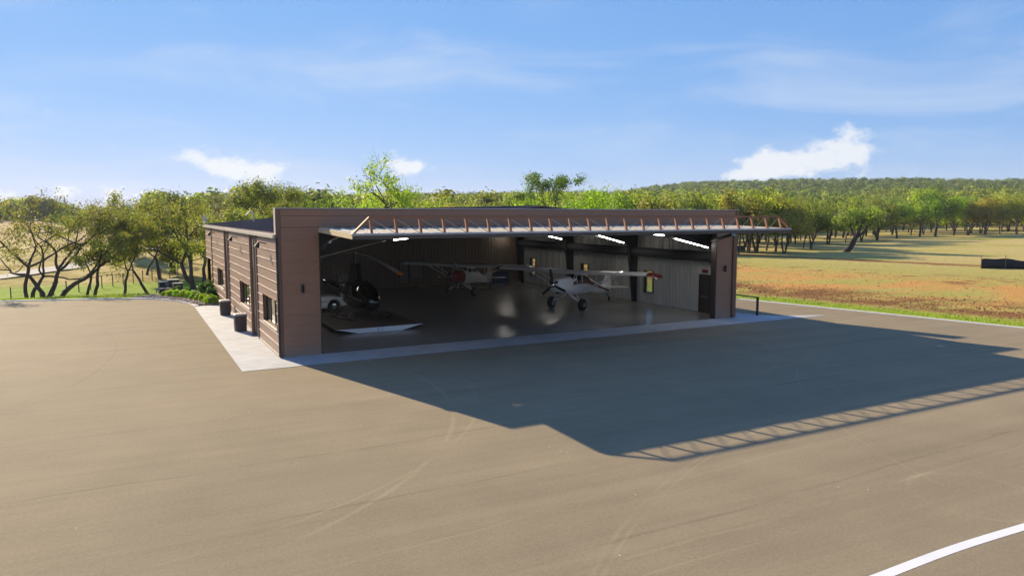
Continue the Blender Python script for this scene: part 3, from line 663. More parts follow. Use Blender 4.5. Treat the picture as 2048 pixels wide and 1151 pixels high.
def airplane(name, label, loc, rz, scale, cowl, stripe, tips, prop_rot, tail, nblade=3, tyre=.37, droop=True, bmat='steel_black'):
    ap = thing(name, label, 'airplane', loc, rz); ap.scale = (scale,)*3
    # x forward, y left, tail on the ground
    st = [(1.62, 1.60, .20, .20), (1.55, 1.58, .36, .33), (1.30, 1.54, .45, .42), (.75, 1.50, .48, .47), (.25, 1.47, .47, .50), (.12, 1.48, .46, .53), (-.30, 1.52, .45, .67), (-.9, 1.50, .45, .68), (-1.5, 1.46, .44, .66),
          (-2.1, 1.33, .38, .52), (-3.0, 1.12, .28, .38), (-4.2, .86, .17, .25), (-5.2, .66, .07, .17)]
    rings = [sring(*q) for q in st]
    def seg(i, j):
        if i < 4: return 1 if (cowl and not (i == 3 and j in (5, 6, 7))) else 0
        if i in (5,) and 3 <= j <= 8: return 3
        if i == 5 and j in (2, 9): return 3
        if i in (6, 7) and j in (1, 2, 9, 10): return 3
        if i in (6,) and 4 <= j <= 7: return 3
        if i == 8 and j in (1, 2, 9, 10): return 3
        if stripe and j in (0, 11) and i >= 5: return 2
        if stripe and i >= 9 and j in (1, 10): return 2
        return 0
    fu = MB().loft(rings[::-1], segmi=lambda i, j: seg(len(st)-2-i, j)).build('fuselage', ['white_paint', 'red_paint', 'maroon_paint', 'canopy_glass'], ap, smooth=True, recalc=True)
    for s_ in (-1, 1):
        MB().tube([(.12, s_*.42, 1.80), (-.30, s_*.36, 2.17)], .022, 6).tube([(-.30, s_*.46, 1.58), (-.30, s_*.40, 2.12)], .018, 6).tube([(-.92, s_*.46, 1.56), (-.92, s_*.40, 2.12)], .022, 6).build('window_post', 'white_paint', fu)
        MB().tube([(1.57, s_*.20, 1.76), (1.66, s_*.20, 1.76)], .075, 10).build('air_inlet', 'steel_black', fu)
    MB().tube([(1.1, .1, 1.13), (1.42, .1, 1.13)], .08, 8).build('air_scoop', 'steel_black', fu)
    for dx in (-.45, -1.25): MB().box(dx-.12, -.3, 1.0, dx+.06, .3, 1.75).box(dx-.12, -.3, 1.0, dx+.45, .3, 1.15).build('seat', 'tan_leather', ap)
    # wings
    def foil(y, z, ch, th, xle=0.):
        p = [(0, 0), (.03, .42), (.12, .78), (.3, 1.), (.6, .72), (1., .05), (1., -.02), (.6, -.18), (.3, -.25), (.1, -.25), (.02, -.18)]
        return [(xle-a*ch, y, z+b*th) for a, b in p]
    for s_ in (-1, 1):
        ys = [.0, .45, 2.6, 4.75, 5.0]
        rr = [foil(s_*y, 2.16+.018*y, 1.62, .17, .05) for y in ys]
        wg = MB().loft(rr).build('wing', 'white_paint', ap, smooth=False, recalc=True)
        MB().loft([foil(s_*5.004, 2.25, 1.62, .17, .05), foil(s_*5.04, 2.25, 1.60, .165, .05)]).build('tip_band', 'steel_black', wg, recalc=True)
        MB().loft([foil(s_*5.045, 2.25, 1.60, .165, .05), foil(s_*5.3, 2.22, 1.35, .14, -.02), foil(s_*5.52, 2.10 if droop else 2.2, .95, .06, -.22)]).build('wing_tip', tips, wg, recalc=True)
        MB().tube([(-.25, s_*.46, .98), (-.28, s_*2.95, 2.17)], .028, 6).tube([(-1.05, s_*.45, .95), (-1.15, s_*2.95, 2.17)], .024, 6).build('strut', 'white_paint', ap)
        MB().tube([(-.28, s_*1.75, 1.62), (-.30, s_*1.75, 2.17)], .012, 5).build('jury_strut', 'white_paint', ap)
        MB().tube([(.45, s_*.30, 1.06), (.12, s_*1.02, .42)], .028, 6).tube([(-.45, s_*.30, .90), (.08, s_*1.0, .42)], .022, 6).tube([(.1, s_*.10, .86), (.1, s_*.95, .48)], .018, 6).build('gear_leg', 'white_paint', ap)
        wheel('wheel', ap, (.12, s_*1.06, tyre), tyre, .27 if tyre > .365 else .2)
        sb = [(-4.35, s_*.12, .95), (-4.55, s_*1.45, 1.0), (-5.05, s_*1.5, 1.0), (-5.35, s_*.9, .98), (-5.3, s_*.1, .95)]
        MB().prism(sb, (0, 0, .045)).build('stabilizer', tail, ap, recalc=True)
        MB().tube([(-4.8, s_*.08, .72), (-4.8, s_*1.1, .98)], .01, 5).tube([(-4.9, 0, 1.7), (-4.8, s_*1.1, 1.03)], .008, 5).build('brace_wire', 'rod_steel', ap)
    MB().prism([(-3.9, -.02, .98), (-4.55, -.02, 1.38), (-4.85, -.02, 1.82), (-5.1, -.02, 1.86), (-5.12, -.02, .7)], (0, .045, 0)).build('fin', tail, ap, recalc=True)
    MB().prism([(-5.15, -.02, .55), (-5.15, -.02, 1.84), (-5.42, -.02, 1.70), (-5.58, -.02, 1.2), (-5.5, -.02, .62)], (0, .04, 0)).build('rudder', tail, ap, recalc=True)
    MB().tube([(-4.9, 0, .62), (-5.35, 0, .2)], .02, 6).build('tail_spring', 'steel_black', ap); wheel('tail_wheel', ap, (-5.36, 0, .13), .13, .08)
    # propeller
    pr = MB().loft([[(1.63+a, q*math.cos(2*math.pi*k/16), 1.60+q*math.sin(2*math.pi*k/16)) for k in range(16)] for a, q in ((0, .17), (.12, .155), (.24, .10), (.31, .02))]).build('propeller', 'chrome', ap, smooth=True, recalc=True)
    for k in range(nblade):
        a = math.radians(prop_rot)+2*math.pi*k/nblade; ca, sa = math.cos(a), math.sin(a)
        def bp(rad, wd, tw, th=.02):
            o_ = []
            for u, v_ in ((-wd, -th), (wd, -th), (wd, th), (-wd, th)):
                x_ = 1.74 + v_*math.cos(tw)+u*math.sin(tw); t_ = u*math.cos(tw)-v_*math.sin(tw)
                o_.append((x_, rad*ca - t_*sa, 1.60 + rad*sa + t_*ca))
            return o_
        MB().loft([bp(.10, .04, .9), bp(.35, .09, .6), bp(.65, .085, .45), bp(.93, .065, .35)]).build('blade', bmat, pr, recalc=True)
        MB().loft([bp(.932, .065, .35), bp(1.0, .055, .3), bp(1.03, .02, .3)]).build('blade_tip', 'panel_white', pr, recalc=True)
    MB().tube([(-.9, .1, 2.3), (-1.15, .1, 2.85)], .008, 5).build('antenna', 'rod_steel', ap)
    return ap
p1 = airplane('airplane', 'white bush plane with red side stripe and fat black tyres near the side wall', (18.51, 7.2, .024), R(207.3), 1.04, False, True, 'maroon_paint', 100, 'white_paint')
# registration letters on the flank
def letters(txt, size, loc, rot, matn, parent, name='lettering'):
    cu = bpy.data.curves.new(name, 'FONT'); cu.body = txt; cu.size = size; cu.extrude = .002
    o_ = bpy.data.objects.new('tmp', cu); COL.objects.link(o_)
    dg = bpy.context.evaluated_depsgraph_get(); me = bpy.data.meshes.new_from_object(o_.evaluated_get(dg))
    bpy.data.objects.remove(o_); me.materials.clear(); me.materials.append(MATS[matn])
    r_ = link(name, me, parent); r_.location = loc; r_.rotation_euler = rot; return r_
letters('EXIT', .16, EXIT_AT, (R(90), 0, R(-90)), 'trim_dark', es)
p2 = airplane('airplane', 'white high-wing plane with dark red nose, parked deep in the hangar', (15.83, 17.27, .024), R(219.7), .97, True, False, 'white_paint', 65, 'gutter', 3, .36, False, 'cabinet_grey')

# ------------------------------------------------------------------ helicopter and its white landing cart
ct = thing('helicopter_cart', 'low flat landing cart with a white front edge under the helicopter', 'cart', (0, 0, 0))
mb = MB().box(3.45, 4.47, .20, 7.92, 10.6, .262); mb.build('deck', 'plastic_brown', ct)
for i, (pts) in enumerate(([(3.43, .262), (4.545, .252), (4.50, .03)], [(4.555, .252), (6.79, .262), (6.82, .025), (4.51, .03)], [(6.80, .262), (7.94, .272), (6.83, .03)])):
    MB().prism([(x, 4.44, z) for x, z in pts], (0, .025, 0)).build('front_plate', 'panel_white', ct, recalc=True)
MB().prism([(3.43, 4.47, .262), (3.43, 10.6, .262), (3.43, 9.2, .05), (3.43, 6, .05)], (.02, 0, 0)).prism([(7.92, 4.47, .262), (7.92, 10.6, .262), (7.92, 9.2, .05), (7.92, 6, .05)], (.02, 0, 0)).build('side_plate', 'fabric_black', ct, recalc=True)
MB().box(3.43, 4.46, .264, 3.50, 10.6, .275).box(7.87, 4.46, .264, 7.94, 10.6, .275).box(3.5, 10.53, .264, 7.87, 10.6, .275).build('rim', 'cabinet_grey', ct)
for x in (4.4, 6.9):
    for y in (5.6, 9.4): wheel('wheel', ct, (x, y, .11), .085, .08)
letters('M', .13, (5.50, 4.436, .10), (R(90), 0, 0), 'steel_black', ct); letters('Clint', .085, (5.66, 4.436, .135), (R(90), R(-4), 0), 'box_dark', ct)
B('lettering_rule', 'cabinet_grey', ct, 5.52, 4.434, .085, 5.86, 4.437, .094)
hc = thing('helicopter', 'glossy black light helicopter with tall mast standing on the white cart', 'helicopter', (5.66, 8.25, .275), R(283)); hc.scale = (1.06, 1.06, 1.03)
stn = [(1.72, .92, .06, .06), (1.66, .93, .22, .20), (1.5, .96, .40, .40), (1.2, 1.06, .56, .62), (.8, 1.15, .64, .76), (.3, 1.2, .66, .80), (-.3, 1.24, .66, .78), (-.8, 1.30, .58, .66), (-1.3, 1.42, .38, .42), (-1.7, 1.50, .20, .24)]
def hseg(i, j):
    i = len(stn)-2-i
    if i <= 4 and (j < 12) and not (i <= 0): return 1
    if i in (4, 5) and j in (0, 1, 2, 3, 8, 9, 10, 11): return 1
    return 0
cb = MB().loft([sring(*q, n=24, e=2.3) for q in stn][::-1], segmi=hseg).build('cabin', ['heli_black', 'glass_dark'], hc, smooth=True, recalc=True)
for s_ in (-1, 1):
    MB().tube([(1.66, s_*.20, .96), (1.2, s_*.57, 1.05), (.8, s_*.65, 1.12), (.3, s_*.67, 1.18), (-.8, s_*.585, 1.30)], .014, 6).build('highlight_line', 'rod_steel', cb)  # bright steel line put in for the gloss highlight along the cabin edge
    MB().tube([(.30, s_*.665, 1.2), (.30, s_*.58, 1.75), (.30, s_*.30, 1.97)], .022, 6).tube([(-.42, s_*.665, 1.25), (-.42, s_*.55, 1.80)], .022, 6).build('door_frame', 'heli_black', cb)
    sk = MB().tube([(1.55, s_*.98, .22), (1.3, s_*.98, .07), (.9, s_*.98, .035), (-1.2, s_*.98, .035)], .035, 8).build('skid', 'heli_black', hc)
    MB().tube([(.65, s_*.35, .5), (.65, s_*.75, .35), (.65, s_*.98, .05)], .03, 8).tube([(-.65, s_*.35, .6), (-.65, s_*.75, .38), (-.65, s_*.98, .05)], .03, 8).build('skid_leg', 'heli_black', sk)
MB().tube([(1.62, 0, 1.10), (1.35, 0, 1.52), (1.05, 0, 1.75), (.8, 0, 1.90)], .02, 6).build('windshield_post', 'chrome', cb)
for s_ in (-.3, .3): MB().box(.15, s_-.2, .75, .30, s_+.2, 1.5).box(.15, s_-.2, .72, .65, s_+.2, .88).build('seat', 'fabric_black', hc)
MB().box(.95, -.18, .7, 1.15, .18, 1.25).build('instrument_panel', 'box_dark', hc)
MB().tube([(-1.2, 0, 1.52), (-3.5, 0, 1.66), (-6.9, 0, 1.80)], [.19, .14, .08], 12).build('tail_boom', 'heli_black', hc, smooth=True)
MB().tube([(-1.0, .02, 1.86), (-3.2, .02, 1.84)], .012, 5).build('boom_highlight', 'chrome', hc)  # thin chrome tube standing in for the highlight along the boom
MB().prism([(-6.5, -.02, 1.8), (-7.0, -.02, 2.75), (-7.25, -.02, 2.75), (-7.0, -.02, 1.8), (-7.2, -.02, 1.1), (-6.95, -.02, 1.1)], (0, .04, 0)).build('tail_fin', 'heli_black', hc, recalc=True)
tr_ = MB().tube([(-6.9, -.1, 1.8), (-6.9, .25, 1.8)], .05, 8).build('tail_rotor', 'heli_black', hc); MB().box(-6.95, .24, 1.05, -6.85, .26, 2.55).build('blade', 'blade_grey', tr_)
MB().prism([(.25, -.13, 1.95), (-.95, -.13, 1.75), (-.55, -.10, 2.85), (-.05, -.10, 2.85)], (0, .26, 0)).build('mast_fairing', 'heli_black', hc, recalc=True)
ro = MB().tube([(-.25, 0, 2.8), (-.25, 0, 3.42)], .045, 10).build('rotor', 'heli_black', hc)
MB().box(-.35, -.1, 3.34, -.15, .1, 3.44).tube([(-.25, 0, 3.42), (-.25, 0, 3.50)], .06, 8).build('rotor_head', 'cabinet_grey', ro)
b_dir = Vector((math.cos(R(-78.7-283)), math.sin(R(-78.7-283)), 0))       # lies forward over the nose
for sg in (1, -1):
    pts = [(0.12, .0), (.8, -.02), (1.6, -.12), (2.6, -.32), (3.6, -.56), (4.25, -.73)]; sd_ = Vector((-b_dir.y, b_dir.x, 0)); rg = []
    for q, dz_ in pts:
        c = Vector((-.25, 0, 3.39+dz_)) + b_dir*q*sg; wd = .05 if q < .5 else .16
        rg.append([c+sd_*wd, c+Vector((0, 0, .018)), c-sd_*wd, c-Vector((0, 0, .012))])
    bl = MB().loft(rg).build('rotor_blade', 'blade_grey', ro, recalc=True)
    rg2 = []
    for q, dz_ in ((4.255, -.731), (4.62, -.83)):
        c = Vector((-.25, 0, 3.39+dz_)) + b_dir*q*sg; rg2.append([c+sd_*.16, c+Vector((0, 0, .018)), c-sd_*.16, c-Vector((0, 0, .012))])
    MB().loft(rg2).build('blade_tip', 'orange_paint', bl, recalc=True)
for q in (-1.5, -2.0, -2.5): MB().tube([(q, 0, 1.7), (q-.12, 0, 2.35)], .008, 5).build('antenna', 'rod_steel', hc)

# ------------------------------------------------------------------ car, cabinets at the back
car = thing('car', 'white vintage coupe behind the helicopter, mostly hidden by the door pier', 'car', (4.15, 13.75, .024), R(3))
prof = [(-2.05, .42), (-2.1, .72), (-1.95, .90), (-1.2, .98), (-.55, 1.0), (.2, .97), (1.2, .93), (1.85, .84), (2.12, .66), (2.2, .48), (2.16, .34), (1.78, .30)]
def arch(cx, n=9): return [(cx+.41*math.cos(math.pi*k/(n-1)), .34+.41*math.sin(math.pi*k/(n-1))) for k in range(n)]
outl = prof + arch(1.33) + [(.9, .25), (-.9, .25)] + arch(-1.30) + [(-1.75, .32)]
body = MB()
for s_ in (-1, 1):
    body.prism([(x, s_*.80, z) for x, z in outl], (0, -s_*.80, 0))
body = body.build('body', 'white_paint', car, recalc=True); bevel(body, .05, 3)
ch = MB().loft([[(-1.2, .66, .98), (.55, .70, .97), (.55, -.70, .97), (-1.2, -.66, .98)], [(-.85, .55, 1.28), (.05, .56, 1.30), (.05, -.56, 1.30), (-.85, -.55, 1.28)], [(-.75, .5, 1.31), (-.05, .5, 1.33), (-.05, -.5, 1.33), (-.75, -.5, 1.31)]]).build('cabin', 'fabric_black', car, recalc=True)
B('trim_strip', 'chrome', car, -1.7, -.812, .60, .9, -.803, .63); B('rocker_panel', 'gutter', car, -.85, -.81, .24, .88, -.80, .36)
for x in (1.33, -1.30):
    for s_ in (-1, 1): wheel('wheel', car, (x, s_*.70, .34), .34, .20)
for s_ in (-1, 1): MB().tube([(2.08, s_*.55, .66), (2.16, s_*.55, .65)], .10, 12).build('headlight', 'glass_dark', car)
MB().bar((2.24, -.7, .45), (2.24, .7, .45), .08, .08).build('bumper', 'chrome', car)
def cabinet(name, label, cat, x0, y0, x1, y1, h, mt, nd=2):
    t_ = thing(name, label, cat, ((x0+x1)/2, (y0+y1)/2, .024)); wx, wy = (x1-x0)/2, (y1-y0)/2
    MB().box(-wx, -wy, .05, wx, wy, h).build('carcass', mt, t_); B('plinth', 'steel_black', t_, -wx+.04, -wy+.04, 0, wx-.04, wy-.04, .05)
    for k in range(nd):
        a = -wx+2*wx*k/nd; d_ = MB().box(a+.02, -wy-.02, .09, a+2*wx/nd-.02, -wy-.003, h-.04).build('door', mt, t_); MB().box(a+2*wx/nd-.10, -wy-.05, h*.45, a+2*wx/nd-.07, -wy-.02, h*.58).build('handle', 'chrome', d_)
    return t_
cabinet('storage_cabinet', 'grey storage cabinet standing behind the white car', 'cabinet', 7.0, 16.8, 8.1, 17.4, 1.85, 'cabinet_grey')
cabinet('tool_chest', 'blue tool chest against the back wall between the planes', 'tool chest', 21.6, 24.0, 23.2, 24.7, 1.05, 'blue_paint', 3)

# ------------------------------------------------------------------ trash cans, railing, boxes, fences
def can(loc, label):
    t_ = thing('trash_can', label, 'trash can', loc, R(rnd.uniform(0, 20)), 'trash cans along the side wall')
    def rg(z, h_): return [(h_*c*(1 if abs(c) < 1 else 1), h_*s_, z) for c, s_ in [(math.copysign(abs(math.cos(a))**.6, math.cos(a)), math.copysign(abs(math.sin(a))**.6, math.sin(a))) for a in [2*math.pi*k/24 for k in range(24)]]]
    MB().loft([rg(0, .26), rg(.04, .28), rg(.62, .30), rg(.80, .305)]).build('bin_body', 'plastic_brown', t_, smooth=False, recalc=True)
    MB().loft([rg(.803, .32), rg(.84, .325), rg(.885, .29), rg(.90, .22)]).build('lid', 'lid_grey', t_, recalc=True)
    for k in range(4):
        a = R(45+90*k); MB().tube([(.34*math.cos(a), .34*math.sin(a), .03), (.36*math.cos(a), .36*math.sin(a), .78)], .012, 5).build('edge_rib', 'trim_dark', t_)
can((-.50, 8.05, .013), 'brown square trash can by the side wall, nearer the hangar front')
can((-.48, 14.6, .013), 'brown square trash can by the side wall, nearer the planting bed')
ra = thing('railing', 'black metal railing with cable infill beside the right front corner', 'railing', (26.95, 0, .012))
for y in (-.1, 2.3, 4.7, 7.1): B('post', 'steel_black', ra, -.05, y-.05, 0, .05, y+.05, 1.02)
B('top_rail', 'steel_black', ra, -.06, -.16, 1.022, .06, 7.2, 1.075)
for k in range(8): MB().tube([(0, -.1, .12+.11*k), (0, 7.1, .12+.11*k)], .006, 5).build('cable', 'rod_steel', ra)
def ubox(loc, sz, label, legs=0.):
    t_ = thing('utility_box', label, 'utility box', (loc[0], loc[1], float(hgt(loc[0], loc[1]))-.01), R(8)); t_.scale = (.8, .8, .8); a, b, h = sz
    o_ = MB().box(-a/2, -b/2, legs, a/2, b/2, h).build('case', 'box_dark', t_); bevel(o_, .02)
    MB().box(-a/2-.03, -b/2-.03, h+.002, a/2+.03, b/2+.03, h+.05).build('lid', 'box_top', t_)
    for k in range(5): B('louvre', 'steel_black', t_, -a/2+.1, -b/2-.015, legs+.15+.09*k, -a/2+a*.45, -b/2-.001, legs+.19+.09*k)
    B('nameplate', 'box_top', t_, a*.1, -b/2-.012, h-.28, a*.28, -b/2-.001, h-.18)
    if legs:
        for sx in (-1, 1):
            for sy in (-1, 1): B('leg', 'rod_steel', t_, sx*(a/2-.06)-.025, sy*(b/2-.06)-.025, 0, sx*(a/2-.06)+.025, sy*(b/2-.06)+.025, legs)
ubox((-3.0, 32.6, -.03), (.85, .8, 1.15), 'dark utility box with pale lid, leftmost of three by the planting bed')
ubox((-2.35, 31.6, -.03), (1.0, .7, 1.25), 'dark utility box with pale nameplate, middle of three by the planting bed')
ubox((-2.15, 29.6, -.03), (.8, .6, .92), 'low dark utility box on legs, rightmost of three by the planting bed', .22)
pl = thing('equipment_stand', 'low grey metal stand below the utility boxes', 'stand', (-2.75, 30.9, float(hgt(-2.75, 30.9))))
MB().box(-.9, -.35, .3, .5, .35, .36).build('platform', 'cabinet_grey', pl)
for sx in (-.8, .4):
    for sy in (-.28, .28): B('leg', 'rod_steel', pl, sx-.03, sy-.03, 0, sx+.03, sy+.03, .3)
# silt fence on the field
sf = thing('silt_fence', 'black fabric silt fence on stakes at the right of the field', 'fence', (77.2, 15.4, 0)); sdv = Vector((5.3, -4.2, 0)).normalized()
N_ = 60; vv = []; ff = []
for i in range(N_+1):
    q = i*.32; sag = .80 + .07*math.cos(q*2*math.pi/2.4) + .14*math.sin(q*.9) + .05*math.sin(q*2.3); off = .12*math.sin(q*1.3)
    c = sdv*q + Vector((-sdv.y, sdv.x, 0))*off
    vv += [(c.x, c.y, -.05), (c.x, c.y, sag*.6), (c.x+.03, c.y+.03, sag+.15)]
    if i: b_i = len(vv)-6; ff += [(b_i, b_i+3, b_i+4, b_i+1), (b_i+1, b_i+4, b_i+5, b_i+2)]
mb = MB(); mb.v = vv
for q in ff: mb.face(list(q))
o = mb.build('fabric', 'fabric_black', sf, smooth=True); md = o.modifiers.new('thick', 'SOLIDIFY'); md.thickness = .02
for i in range(9): c = sdv*(i*2.4); B('stake', 'stake', sf, c.x-.025, c.y-.025, -.1, c.x+.025, c.y+.025, 1.45)
# wire fence in the left pasture
wf = thing('wire_fence', 'thin wire fence with wooden posts across the left pasture', 'fence')
fp = [(-14.5+.95*k, 45.0+1.25*k) for k in range(16)]
for x, y in fp: z = float(hgt(x, y)); MB().tube([(x, y, z-.1), (x, y, z+1.25)], .05, 6).build('post', 'stake', wf)
for q in (.4, .75, 1.1): MB().tube([(x, y, float(hgt(x, y))+q) for x, y in fp], .008, 4).build('wire', 'rod_steel', wf)
tk = thing('water_trough', 'long dark trough on the grass just behind the right pier', 'trough', (84.0, 59.0, float(hgt(84, 59))), R(-35))
MB().box(-1.8, -.6, .02, 1.8, .6, .10).box(-1.8, -.6, .10, -1.7, .6, .85).box(1.7, -.6, .10, 1.8, .6, .85).box(-1.7, -.6, .10, 1.7, -.5, .85).box(-1.7, .5, .10, 1.7, .6, .85).build('tank', 'box_dark', tk); B('water', 'glass_dark', tk, -1.69, -.49, .68, 1.69, .49, .70)
def house(azd_, r_, wd, dp, ht, rz, label, z=0.):
    x, y = pol(azd_, r_); t_ = thing('house', label, 'house', (x, y, float(hgt(x, y))+z), R(rz), 'houses on the wooded hill')
    wl = MB().box(-wd/2, -dp/2, -2, wd/2, dp/2, ht).build('wall', 'house_wall', t_)
    MB().prism([(-wd/2-.6, -dp/2-.6, ht+.01), (-wd/2-.6, 0, ht+2.4), (-wd/2-.6, dp/2+.6, ht+.01)], (wd+1.2, 0, 0)).build('roof', 'house_roof', t_, recalc=True)
    for k in range(4):
        xa = -wd/2+wd*(k+.5)/4; w_ = B('window', 'steel_black', t_, xa-.7, -dp/2-.06, 1.0, xa+.7, -dp/2-.005, 2.5); B('pane', 'glass_dark', w_, xa-.6, -dp/2-.09, 1.1, xa+.6, -dp/2-.065, 2.4)
house(px_az(1500), 640, 20, 9, 4.2, -35, 'pale roofed house among trees, left one on the wooded hill', 1.0)
house(px_az(1595), 650, 16, 9, 4.6, -50, 'white house among trees near the middle of the wooded hill', 1.2)
house(px_az(900), 500, 16, 8, 4.0, -20, 'low pale house on the far ridge behind the hangar roof', 1.5)

# ------------------------------------------------------------------ vegetation
def leaves(rng, centers, size, jitter, flat=.75, core=None):
    """leaf-sized quads around the given centres, turned roughly outwards like real foliage"""
    n = len(centers); off = rng.normal(0, 1, (n, 3))*np.array([jitter, jitter, jitter*flat]); C = centers + off
    un = lambda q: q/(np.linalg.norm(q, axis=1)[:, None]+1e-9)
    if core is None: core = np.array([C[:, 0].mean(), C[:, 1].mean(), C[:, 2].mean()-.2*(C[:, 2].max()-C[:, 2].min())])
    N = un(un(off)*.75 + un(C-core)*.75 + rng.normal(0, .38, (n, 3)))
    u = rng.normal(0, 1, (n, 3)); u = un(u - N*(u*N).sum(1)[:, None]); w_ = np.cross(N, u)
    s_ = size*rng.uniform(.6, 1.3, (n, 1)); a = u*s_*.5; b = w_*s_*.36
    V = np.stack([C-a, C-b*.9-a*.1, C+a, C+b*.9-a*.1], 1).reshape(-1, 3)
    return V, np.arange(4*n).reshape(-1, 4)
def tubes(brs, sides):
    Vs, Fs, off = [], [], 0; ang = 2*np.pi*np.arange(sides)/sides
    for pts, rad in brs:
        P = np.array(pts); n = len(P); d = np.gradient(P, axis=0); d /= np.linalg.norm(d, axis=1)[:, None]+1e-9
        ref = np.tile(np.array([.31, .77, .1]), (n, 1)); u = np.cross(d, ref); u /= np.linalg.norm(u, axis=1)[:, None]+1e-9; v = np.cross(d, u)
        ring = P[:, None]+(u[:, None]*np.cos(ang)[None, :, None]+v[:, None]*np.sin(ang)[None, :, None])*np.array(rad)[:, None, None]
        Vs.append(ring.reshape(-1, 3))
        i, j = np.meshgrid(np.arange(n-1), np.arange(sides), indexing='ij'); k = (j+1) % sides
        Fs.append(np.stack([i*sides+j, i*sides+k, (i+1)*sides+k, (i+1)*sides+j], -1).reshape(-1, 4)+off); off += n*sides
    return np.concatenate(Vs), np.concatenate(Fs)
def make_tree(name, seed, height, spread=1., stems=((0., 0.),), levels=3, leaf=.17, nleaf=9000, trunk_r=.2, fork=.34, jitter=.42, leafm='leaf_olive', bark='bark', wig=.16, bare=0., kids=3, crown_lo=.3):
    rng = np.random.default_rng(seed); brs, tips = [], []
    def nrm(a): return a/np.linalg.norm(a)
    def grow(p, d, L, r, lev):
        n = 6 if lev < 2 else 4; pts = [p.copy()]
        for i in range(n):
            d = nrm(d + rng.normal(0, wig, 3) + np.array([0, 0, .05 if lev else .02]))
            p = p + d*L/n; pts.append(p.copy())
        brs.append((pts, np.linspace(r, r*(.62 if lev < levels else .3), n+1)))
        if lev >= levels:
            if pts[-1][2] > height*crown_lo and rng.random() > bare: tips.extend(pts[1:])
            return
        if lev >= 1 and rng.random() > bare: tips.extend(pts[-2:])
        k = kids + (1 if rng.random() < .4 else 0); a0 = rng.uniform(0, 6.28)
        for i in range(k):
            st = pts[-1] if i < 2 or lev == 0 else pts[rng.integers(2, n)]
            a = a0 + 6.283*i/k + rng.normal(0, .35); tilt = rng.uniform(.45, 1.0)*(spread if lev < 2 else 1.)
            ref = np.array([math.cos(a), math.sin(a), 0]); e1 = nrm(ref - d*(ref@d) + 1e-6)
            nd = nrm(d*math.cos(tilt) + e1*math.sin(tilt) + np.array([0, 0, .12]))
            grow(st, nd, L*rng.uniform(.58, .86)*(1.18 if lev == 0 else 1.), r*.62*rng.uniform(.62, .95), lev+1)
    for lx, ly in stems:
        d = nrm(np.array([lx, ly, 1.])); off = np.array([lx, ly, 0])*.35
        grow(np.array([off[0], off[1], -.15]), d, height*fork*rng.uniform(.9, 1.12), trunk_r*rng.uniform(.85, 1.1), 0)
    T = np.array(tips); zmax = T[:, 2].max(); sc = (height-.3)/zmax
    T[:, 2] *= sc
    brs2 = [(np.array(p)*np.array([1, 1, sc]), r) for p, r in brs]
    tv, tf = tubes(brs2, 6); tm = fastmesh(name+'_trunk', tv, tf, bark, True)
    idx = rng.choice(len(T), nleaf, p=None); cl = T[idx]
    lv, lf = leaves(rng, cl, leaf, jitter); cm = fastmesh(name+'_crown', lv, lf, leafm)
    return tm, cm
def plant(meshes, x, y, label, rz=0., sc=1., tint=(1, 1, 1), name='oak_tree', group=None, z=None, zs=1.):
    o = thing(name, label, 'tree', (x, y, float(hgt(x, y)) if z is None else z), rz, group); o.scale = (sc, sc, sc*zs)
    a = link('trunk', meshes[0], o); b = link('crown', meshes[1], o); b.color = (*tint, 1)
    return o
# the group of leaning oaks left of the asphalt
NEAR = [  # px column, distance
    (53, 74, 31, dict(height=9.0, stems=((-.30, .1), (.08, 0)), trunk_r=.22), 'twin-stemmed oak at the left edge of the picture', (1.0, .95, .9)),
    (78, 73.5, 32, dict(height=9.8, stems=((.12, .05), (.42, -.1)), trunk_r=.23), 'oak with crossing stems, second from the left edge', (1., .95, .85)),
    (109, 73, 33, dict(height=8.2, stems=((.22, .05),), trunk_r=.24, spread=1.1), 'oak leaning right beside the crossing-stemmed oak', (1.1, .95, .75)),
    (167, 76, 34, dict(height=6.6, stems=((-.08, .0),), trunk_r=.14), 'slim short oak between the leaning oaks on the left lawn', (1.05, .95, .8)),
    (180, 73.5, 35, dict(height=8.6, stems=((.10, 0.),), trunk_r=.18), 'slim upright oak right of the short slim one on the lawn', (1., 1., .85)),
    (240, 74, 36, dict(height=7.6, stems=((.26, .0),), trunk_r=.16, spread=1.1), 'oak leaning right, left half of the leaning pair by the bed', (1.1, 1.1, .8)),
    (297, 75, 37, dict(height=6.6, stems=((-.36, .1),), trunk_r=.16, spread=1.1), 'oak leaning left, right half of the leaning pair by the bed', (1.05, 1.05, .8)),
    (384, 76, 38, dict(height=9.8, stems=((-.20, .1), (.16, .15)), trunk_r=.27, nleaf=6200, spread=1.1), 'big forked oak behind the planting bed shrubs', (1., 1., .85)),
]
for px, r_, sd_, kw, lab, tint in NEAR:
    d = dict(levels=4, leaf=.18, nleaf=3400, fork=.38, jitter=.30, leafm='leaf_olive', kids=2, bare=.15); d.update(kw); x, y = pol(px_az(px), r_)
    plant(make_tree('near_oak', sd_, **d), x, y, lab, 0, 1, tint, group='oaks round the left asphalt')
OLIVE = [make_tree('olive_oak', 50+i, 9., spread=1.05, stems=[((0, 0),), ((.2, 0), (-.25, .1)), ((.1, .2),)][i], levels=4, leaf=.22, nleaf=11000, trunk_r=.24, fork=.32, jitter=.50, leafm='leaf_olive', kids=2, bare=.08) for i in range(3)]
GREEN = [make_tree('green_oak', 60+i, 9., spread=1.15, stems=[((0, 0),), ((.25, .1), (-.2, 0)), ((.15, -.1), (-.3, .1), (.0, .3))][i], levels=3, leaf=.36, nleaf=5600, trunk_r=.17, fork=.27, jitter=.58, leafm='leaf_far', kids=3) for i in range(3)]
